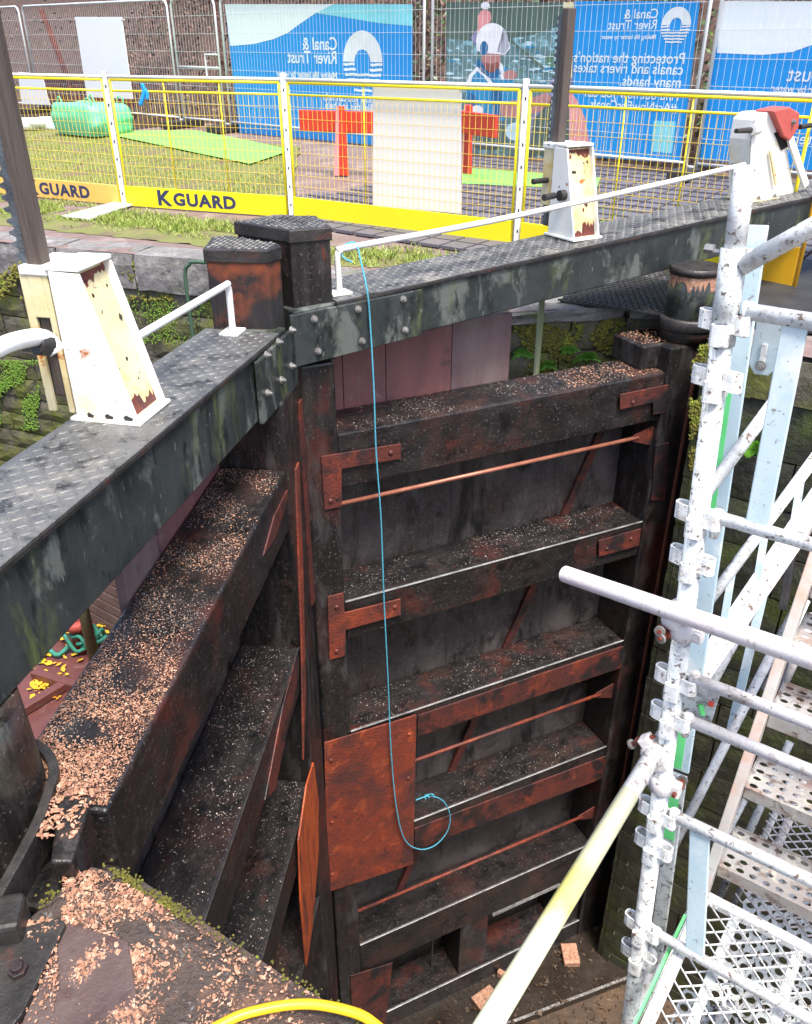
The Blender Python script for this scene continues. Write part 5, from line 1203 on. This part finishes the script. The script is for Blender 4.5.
tag(b.build('moss', M_moss), 'yellow-green moss along the edge of the foreground stone', 'moss', kind='stuff')
# loose bits on the chamber floor
for i, (x, y, w_, lab) in enumerate(((486, 1000, .11, 'broken pale brick on the sill, nearest the bottom edge'), (570, 955, .10, 'broken pale brick on the sill, right of the yellow-banded tube'), (501, 974, .035, 'small white pebble lying against the gate foot'))):
    q = onz(x, y, -5.95); b = MB(); a = .6 + i; b.box(q, ((math.cos(a), math.sin(a), 0), (-math.sin(a), math.cos(a), 0), (0, 0, 1)), (w_, w_ * .75, .035)); tag(b.build('brick_fragment', M_chip, bevel=.01), lab, 'brick')
b = MB(); rr = random.Random(12)
for _ in range(1500):
    q = Vector((rr.uniform(.2, 2.6), rr.uniform(3.2, 5.2), -6.045)); q.z = -5.98 if FR.o is not None and (q - FR.o).dot(FR.d) > -.5 else -6.045; r_ = rr.uniform(.006, .03); v = [q + Vector((rr.uniform(-r_, r_), rr.uniform(-r_, r_), rr.uniform(0, r_))) for _ in range(5)]
    b.add(v, [(0, 1, 2), (0, 2, 3), (0, 3, 4), (1, 2, 4), (2, 3, 4)])
tag(b.build('rubble', M_floor), 'small stones and debris in the brown silt of the chamber floor', 'rubble', kind='stuff')


# ------------------------------------------------------------ SCAFFOLD TOWER
ST_ = thing('scaffold_tower', (0.75, 1.6, -6.05), 'galvanised scaffold stair tower standing in the drained chamber at the right', 'scaffold')
A0, A1 = at(746, 165, 1.72), at(629, 1024, 2.72)
SD = (A1 - A0).normalized(); A2 = A0 + SD * ((-6.05 - A0.z) / SD.z)
def onstd(y):       # point on the standard seen at picture height y
    lo, hi = 0.0, 4.0
    for _ in range(40):
        m_ = (lo + hi) / 2; p = A0 + SD * m_; d = p.y * cT - (p.z - EYE) * sT; py = 512 - FP * (p.y * sT + (p.z - EYE) * cT) / d
        if py < y: lo = m_
        else: hi = m_
    return A0 + SD * lo
L_ = LOCK; C_ = CROSS
def clip_set(parent, p, r=.026):
    """a ring of four pressed wedge pockets and a front collar on the standard"""
    side = (L_ - C_ * .15).normalized()
    for k, v in enumerate((side, -side, -C_, C_)):
        w = v.cross(SD).normalized(); v = v.normalized(); h = .021 if k < 2 else .024; ext = .032 if k < 2 else .010; hw = .017 if k < 2 else .02
        prof = [(r - .006, -hw), (r + ext * .55, -hw), (r + ext * .9, -hw * .75), (r + ext, -hw * .3), (r + ext, hw * .3), (r + ext * .9, hw * .75), (r + ext * .55, hw), (r - .006, hw)]
        inner = [(a_ - .0045 * (1 if a_ > r else 0), b__ * (1 - .0045 / hw)) for a_, b__ in prof]
        z0 = -.018 if k < 2 else .006; b = MB(); P_ = lambda a_, b__, z_: p + v * a_ + w * b__ + SD * (z_ + z0)
        n_ = len(prof); vv = [P_(a_, b__, -h) for a_, b__ in prof] + [P_(a_, b__, h) for a_, b__ in prof] + [P_(a_, b__, -h) for a_, b__ in inner] + [P_(a_, b__, h) for a_, b__ in inner]
        ff = []
        for i in range(n_ - 1): ff += [(i, i + 1, i + 1 + n_, i + n_), (i + 2 * n_, i + 3 * n_, i + 1 + 3 * n_, i + 1 + 2 * n_), (i + n_, i + 1 + n_, i + 1 + 3 * n_, i + 3 * n_), (i, i + 2 * n_, i + 1 + 2 * n_, i + 1)]
        b.add(vv, ff); b.build('wedge_pocket', M_gal2, parent, bevel=.0012)
std = MB(); std.tube([onstd(255), A2], .0245, 18); sto = std.build('standard', M_gal, ST_, smooth=True)
b = MB(); b.tube([A0, onstd(258)], .0225, 18); b.build('spigot', M_gal2, sto, smooth=True)
b = MB(); b.tube([onstd(248), onstd(345)], .0285, 18); b.build('sleeve', M_gal, sto, smooth=True)
p = onstd(252); b = MB(); b.tube([p - L_ * .06 - Vector((0, 0, .005)), p + L_ * .05], .006, 8); b.tube([p - L_ * .062, p - L_ * .042], .011, 6); b.build('locking_bolt', M_bolt, sto)
b = MB(); p = onstd(262) + L_ * .032; b.bar(p + Vector((0, 0, .03)), p - Vector((0, 0, .02)), .012, .03, C_); b.build('locking_latch', M_gal2, sto, bevel=.003)
clips = [330, 386, 522, 566, 685, 722, 817, 849, 931, 959]
for y in clips: clip_set(sto, onstd(y))
q = A0 + SD * 3.4
for k in range(5):
    clip_set(sto, A0 + SD * (3.35 + k * .55))
def ledger(p, L, r=.0175, m=M_gal2, name='ledger', dirv=None, parent=None):
    dv = dirv or L_; b = MB(); a = p + dv * .045; b.tube([a, p + dv * L], r, 14); o = b.build(name, m, parent or ST_, smooth=True)
    e = MB(); e.tube([a + Vector((0, 0, r * 1.1)), a - Vector((0, 0, .055))], [.013, .011], 10); e.build('wedge_end', m, o, smooth=True)
    return o
led = {}
for y, r_, m_ in ((308, .018, M_gal2), (512, .0165, M_gal2), (672, .0165, M_dirtytube), (713, .0165, M_dirtytube), (808, .0175, M_gal2), (926, .0165, M_gal2)):
    led[y] = onstd(y); ledger(onstd(y), 1.45, r_, m_)
def slat(pa, pb, w, m, name='guard_slat', off=None):
    b = MB(); b.bar(pa, pb, w, .012, off or C_); return b.build(name, m, ST_, bevel=.003)
slat(led[308] + L_ * .145 - Vector((0, 0, .008)), led[512] + L_ * .135 + Vector((0, 0, .004)), .052, M_blueslat)
slat(led[808] + L_ * .12 - Vector((0, 0, .008)), led[926] + L_ * .16 + Vector((0, 0, .004)), .055, M_blueslat)
slat(led[308] + L_ * .95, led[512] + L_ * .95, .052, M_blueslat)
# second upright of the frame, flat and pale, with green marks
B0, B1 = at(757, 225, 1.92), at(680, 770, 2.45); B2 = at(655, 960, 2.80)
o = slat(B0, B1, .052, M_blueslat, 'frame_upright', -C_)
o2 = slat(B1 + (B2 - B1) * .02, B2, .045, M_gal, 'frame_upright', -C_)
def mark(pa, pb, w, par): b = MB(); b.bar(pa, pb, w, .0145, -C_); return b.build('green_mark', M_green, par)
bd = (B1 - B0)
mark(B0 + bd * .26 - L_ * .012, B0 + bd * .47 - L_ * .012, .02, o); mark(B0 + bd * .90 - L_ * .01, B0 + bd * .995 - L_ * .01, .03, o)
mark(B1 + (B2 - B1) * .10 - L_ * .005, B1 + (B2 - B1) * .33 - L_ * .005, .03, o2)
# hanging lug plate
c = at(764, 352, 1.90); up = Vector((-.02, 0.02, 1)).normalized(); w = L_
b = MB(); pl = [c + w * a + up * z for a, z in ((-.028, .09), (.035, .09), (.035, -.03), (.018, -.052), (-.012, -.055), (-.028, -.035))]; b.extr(pl, C_ * .006); o = b.build('lug_plate', M_blueslat, ST_, bevel=.002)
b = MB(); b.bar(c + up * .02 - C_ * .004, c - up * .03 - C_ * .004, .014, .006, C_); b.build('lug_slot', M_gal2, o, bevel=.002); bolt(c - up * .03 - C_ * .006, -C_, .008, o)
# tag plate low on the ledger with clip
c = at(701, 704, 2.22); b = MB(); b.extr([c + L_ * a + Vector((0, 0, z)) for a, z in ((-.05, .05), (.04, .05), (.035, -.06), (-.045, -.06))], C_ * .004); o = b.build('tag_plate', M_gal, ST_, bevel=.002)
b = MB(); b.tube(catmull([c + L_ * -.04 + Vector((0, 0, .03)) - C_ * .01, c + Vector((0, 0, .035)) - C_ * .012, c + L_ * .02 + Vector((0, 0, .02)) - C_ * .012, c + L_ * -.01 + Vector((0, 0, .01)) - C_ * .012], 5), .003, 6); b.build('tag_wire', M_bolt, o)
b = MB(); b.tube([c + L_ * .02 - C_ * .01 + Vector((0, 0, .02)), c + L_ * .032 - C_ * .01 + Vector((0, 0, .022))], .007, 8); b.build('red_tag', M_red, o)
b = MB(); b.tube([c + L_ * .0 - C_ * .01 + Vector((0, 0, .008)), c + L_ * .012 - C_ * .01 + Vector((0, 0, -.022))], .007, 8); b.build('green_tag', M_green, o)
# diagonal braces
def brace(pa, pb, r, m=M_gal2, name='brace'):
    b = MB(); b.tube([pa, pb], r, 12); return b.build(name, m, ST_, smooth=True)
b1_ = brace(at(742, 266, 1.78), at(905, 176, 1.55), .0195, M_gal2)
brace(onstd(500) + C_ * .03, at(792, 378, 2.02), .0155)
# far side uprights and rails of the tower, seen through it
for (pa, pb, r, m_) in (
    (at(650, 892, 3.05), at(771, 655, 2.95), .0165, M_gal2), (at(771, 655, 2.95), at(850, 510, 2.9), .0165, M_gal2),
    (at(700, 706, 2.95), at(745, 622, 2.9), .0165, M_gal2), (at(745, 622, 2.9), at(856, 440, 2.8), .0165, M_gal2),
    (at(640, 1010, 2.7), at(668, 880, 2.9), .0175, M_gal2), (at(622, 1040, 2.75), at(700, 898, 2.95), .019, M_gal2),
    (at(716, 905, 3.2), at(790, 742, 3.1), .014, M_gal), (at(733, 905, 3.3), at(800, 760, 3.2), .012, M_gal2), (at(752, 905, 3.3), at(812, 765, 3.2), .017, M_dirtytube),
    (at(690, 905, 3.3), at(745, 800, 3.25), .0115, M_gal), (at(765, 690, 3.2), at(806, 600, 3.1), .016, M_gal2), (at(780, 690, 3.3), at(815, 615, 3.2), .02, M_dirtytube)):
    brace(pa, pb, r, m_, 'rail')
b = MB(); b.bar(at(764, 590, 3.1), at(731, 730, 3.15), .032, .012, C_); b.build('frame_upright', M_blueslat, ST_, bevel=.002)
b = MB(); b.bar(at(797, 520, 3.3), at(783, 610, 3.3), .03, .03, C_); b.build('frame_upright', M_iron, ST_, bevel=.002)
# broad handrail channel with a pink edge
ha, hb = at(672, 712, 2.62), at(850, 452, 2.42)
b = MB(); b.bar(ha, hb, .062, .02, C_); b.build('stair_channel', M_gal2, ST_, bevel=.003)
off = at(700, 690, 2.6) - at(688, 690, 2.6)
b = MB(); b.bar(ha + off * 1.0, hb + off * 1.0, .018, .024, C_); b.build('channel_lip', M_pink, ST_, bevel=.003)
b = MB(); b.tube([at(680, 640, 2.56), at(852, 408, 2.4)], .0165, 12); b.build('hand_tube', M_gal2, ST_, smooth=True)
for k in range(5):
    f = .12 + k * .2; pa = at(680, 640, 2.56).lerp(at(852, 408, 2.4), f); pb = ha.lerp(hb, f - .03); b = MB(); b.bar(pa, pb, .02, .008, C_); b.build('spacer', M_blueslat, ST_)
# stair flight
FLT = thing('stair_flight', at(703, 894, 2.68), 'steep metal stair flight with rusty perforated treads inside the scaffold', 'stairs')
g0, g1 = at(702, 897, 2.68), at(818, 548, 2.46); gd = (g1 - g0)
b = MB(); b.bar(g0, g0 + gd * 1.35, .03, .075, C_); so = b.build('stringer', mat('scuffed_stringer_paint', (.5, .5, .48), (.42, .38, .34), 4, .45, bump=.1, patches=(((.55, .28, .18), 3, .52, .7, V1, 118), ((.25, .2, .17), 24, .64, .74, V1, 119))), FLT, bevel=.003)
b = MB(); b.bar(g0 + L_ * .74, g0 + gd * 1.35 + L_ * .74, .03, .075, C_); b.build('stringer', M_gal, FLT, bevel=.003)
def perf(b, o, u, v, nu, nv, cu, cv, ru, rv, th, n=12, stag=True):
    """plate with real oval holes; o corner, u/v unit vectors"""
    nrm = u.cross(v).normalized()
    for i in range(nu):
        for j in range(nv):
            c = o + u * (cu * (i + .5)) + v * (cv * (j + .5)); sq = []; ho = []
            for k in range(n):
                an = 2 * math.pi * (k + .5) / n; x, y = math.cos(an), math.sin(an); m_ = max(abs(x), abs(y)); sq.append(c + u * (x / m_ * cu / 2) + v * (y / m_ * cv / 2)); ho.append(c + u * (x * ru) + v * (y * rv))
            lo = [p - nrm * th for p in ho]
            b.add(sq + ho + lo, [(k, (k + 1) % n, (k + 1) % n + n, k + n) for k in range(n)] + [(k + n, (k + 1) % n + n, (k + 1) % n + 2 * n, k + 2 * n) for k in range(n)])
def tread(f, dz=0, nu=17):
    c = g0 + gd * f + L_ * .018; b = MB(); u = L_; v = C_; du, dv = .0395, .036
    perf(b, c, u, v, nu, 5, du, dv, .0125, .0085, .002, stag=True); o = b.build('tread', M_treadpl, FLT)
    W_ = nu * du; D_ = 5 * dv; e = MB(); e.box(c + u * W_ / 2 - Vector((0, 0, .022)), (u, v, (0, 0, 1)), (W_ / 2, .002, .0235)); e.build('tread_nosing', M_treadpl, o, bevel=.002)
    e = MB(); e.box(c + u * W_ / 2 + v * D_ - Vector((0, 0, .018)), (u, v, (0, 0, 1)), (W_ / 2, .002, .0235)); e.build('tread_back', M_treadpl, o, bevel=.002)
    e = MB(); e.box(c - u * .003 + v * D_ / 2 - Vector((0, 0, .02)), (v, u, (0, 0, 1)), (D_ / 2, .002, .022)); e.build('tread_end', M_treadpl, o, bevel=.002)
def fr_at(x, y):
    best = 0; bd_ = 1e9
    for k in range(200):
        f = k / 140; p = g0 + gd * f; d = p.y * cT - (p.z - EYE) * sT; py = 512 - FP * (p.y * sT + (p.z - EYE) * cT) / d
        if abs(py - y) < bd_: bd_ = abs(py - y); best = f
    return best
for y in (862, 785, 712, 640, 583, 528): tread(fr_at(0, y))
# expanded metal landing
def landing(c0, W_, D_, name, label_m, pu=.064, pv=.026, fr_=True):
    b = MB(); u = L_; v = -C_; nrm = Vector((0, 0, 1)); nu = int(W_ / pu); nv = int(D_ / pv)
    for i in range(nu):
        for j in range(nv):
            o_ = c0 + u * (i * pu + (pu / 2 if j % 2 else 0)) + v * (j * pv)
            b.bar(o_, o_ + u * pu / 2 + v * pv, .0034, .005); b.bar(o_ + u * pu / 2 + v * pv, o_ + u * pu, .0034, .005) if False else b.bar(o_ + u * pu, o_ + u * pu / 2 + v * pv, .0034, .005)
    o = b.build(name, label_m, ST_); return o
D0 = at(705, 897, 2.70)
lo = landing(D0 + Vector((0, 0, .0)), .80, .78, 'mesh_deck', M_gal2)
for a, bb, r_, m_ in ((D0, D0 + L_ * .95, .018, M_gal2), (D0, D0 - C_ * .86, .016, M_gal2), (D0 - C_ * .80, D0 - C_ * .80 + L_ * .95, .018, M_gal2)):
    b = MB(); b.bar(a, bb, .034, .03); b.build('deck_edge', m_, lo, bevel=.005)
for k in range(4):
    b = MB(); a = D0 + L_ * (.10 + k * .19) - Vector((0, 0, .022)); b.bar(a, a - C_ * .8, .03, .02); b.build('deck_joist', M_gal2 if k % 2 else M_gal, lo, bevel=.003)
b = MB(); a = D0 - L_ * .03 - Vector((0, 0, .012)); b.bar(a - C_ * .1, a - C_ * .84, .008, .03); b.build('green_edge', M_green, lo)
# lower perforated decks and a second mesh landing
E0 = at(757, 868, 3.05); b = MB(); perf(b, E0, L_, -C_, 16, 12, .048, .048, .0135, .0135, .002, 10); b.build('perforated_deck', M_gal, ST_)
E1 = D0 - Vector((0, 0, .62)) + C_ * .1; b = MB(); perf(b, E1, L_, -C_, 17, 18, .05, .05, .0145, .0145, .002, 10); b.build('perforated_deck', M_gal, ST_)
for k in range(3):
    b = MB(); a = E1 + L_ * (.15 + k * .3) + Vector((0, 0, .05)); b.bar(a, a - C_ * .9, .045, .04); b.build('deck_joist', M_gal, ST_, bevel=.003)
E2 = at(778, 792, 3.1); o = landing(E2, .6, .55, 'mesh_deck', M_dirtytube, .05, .02)
# two loose tubes clamped to the tower
def coupler(parent, p, axis, r=.027, side=None):
    axis = axis.normalized(); b = MB()
    b.tube([p - axis * .024, p - axis * .018, p + axis * .018, p + axis * .024], [r + .002, r + .008, r + .008, r + .002], 20); o = b.build('coupler', M_dirtytube, parent, smooth=True)
    s_ = side.normalized(); b = MB(); e = p + s_ * (r + .012); n_ = s_.cross(axis).normalized(); b.tube([e - n_ * .02, e + n_ * .02], .012, 10); b.build('hinge', M_dirtytube, o, smooth=True)
    b = MB(); e = p - s_ * (r + .016); b.tube([e + n_ * .03, e - n_ * .055], .006, 8); b.tube([e - n_ * .012, e - n_ * .03], .0125, 6); b.build('clamp_bolt', M_rust, o)
    for t_ in (-1, 1):
        b = MB(); b.box(p + s_ * t_ * (r + .012), (s_, n_, axis), (.014, .016, .02)); b.build('lug', M_dirtytube, o, bevel=.004)
    b = MB(); e = p - s_ * (r + .016); b.tube([e - n_ * .045, e - n_ * .052], .014, 14); b.build('washer', M_bolt, o)
    return o
ta, tb = at(565, 574, 2.42), at(868, 678, 1.72)
T1 = thing('scaffold_tube', ta, 'pink-tinged white scaffold tube pointing out level across the far gate', 'scaffold tube')
b = MB(); v_ = (tb - ta); b.tube([ta, tb], .0242, 20, cap=False); b.tube([ta, tb], .0205, 20, cap=False)
N_ = len(b.v); o = b.build('tube', M_pink, T1, smooth=True)
b = MB(); dd = v_.normalized(); a = dd.orthogonal().normalized(); e = dd.cross(a); vv = []
for k in range(20): an = k * math.pi / 10; w_ = a * math.cos(an) + e * math.sin(an); vv += [ta + w_ * .0205 - dd * .0004, ta + w_ * .0242 - dd * .0004]
b.add(vv, [(2 * k, 2 * k + 1, (2 * k + 3) % 40, (2 * k + 2) % 40) for k in range(20)]); b.build('tube_end', M_bolt, T1)
b = MB(); b.tube([ta + dd * .05, ta + dd * .06], .02, 16); b.build('bore', M_black, T1)
coupler(T1, onstd(629), SD, side=L_); coupler(T1, at(676, 618, 2.14), dd, side=Vector((0, 0, 1)))
tb = at(664, 737, 2.36); ta = at(470, 1055, 1.50); ta = ta + (ta - tb) * .62
T2 = thing('scaffold_tube', ta, 'long sloping scaffold tube, yellow-tinged at its near end, clamped to the tower', 'scaffold tube')
b = MB(); b.tube([ta, tb], .0242, 20); b.build('tube', M_gal2, T2, smooth=True)
b = MB(); b.tube([ta, ta.lerp(tb, .84)], .0246, 20); b.build('yellow_coat', M_yellowband, T2, smooth=True)
dd = (tb - ta); coupler(T2, ta.lerp(tb, .955), dd, side=-Vector((0, 0, 1)) + L_); coupler(T2, onstd(783), SD, side=-L_)
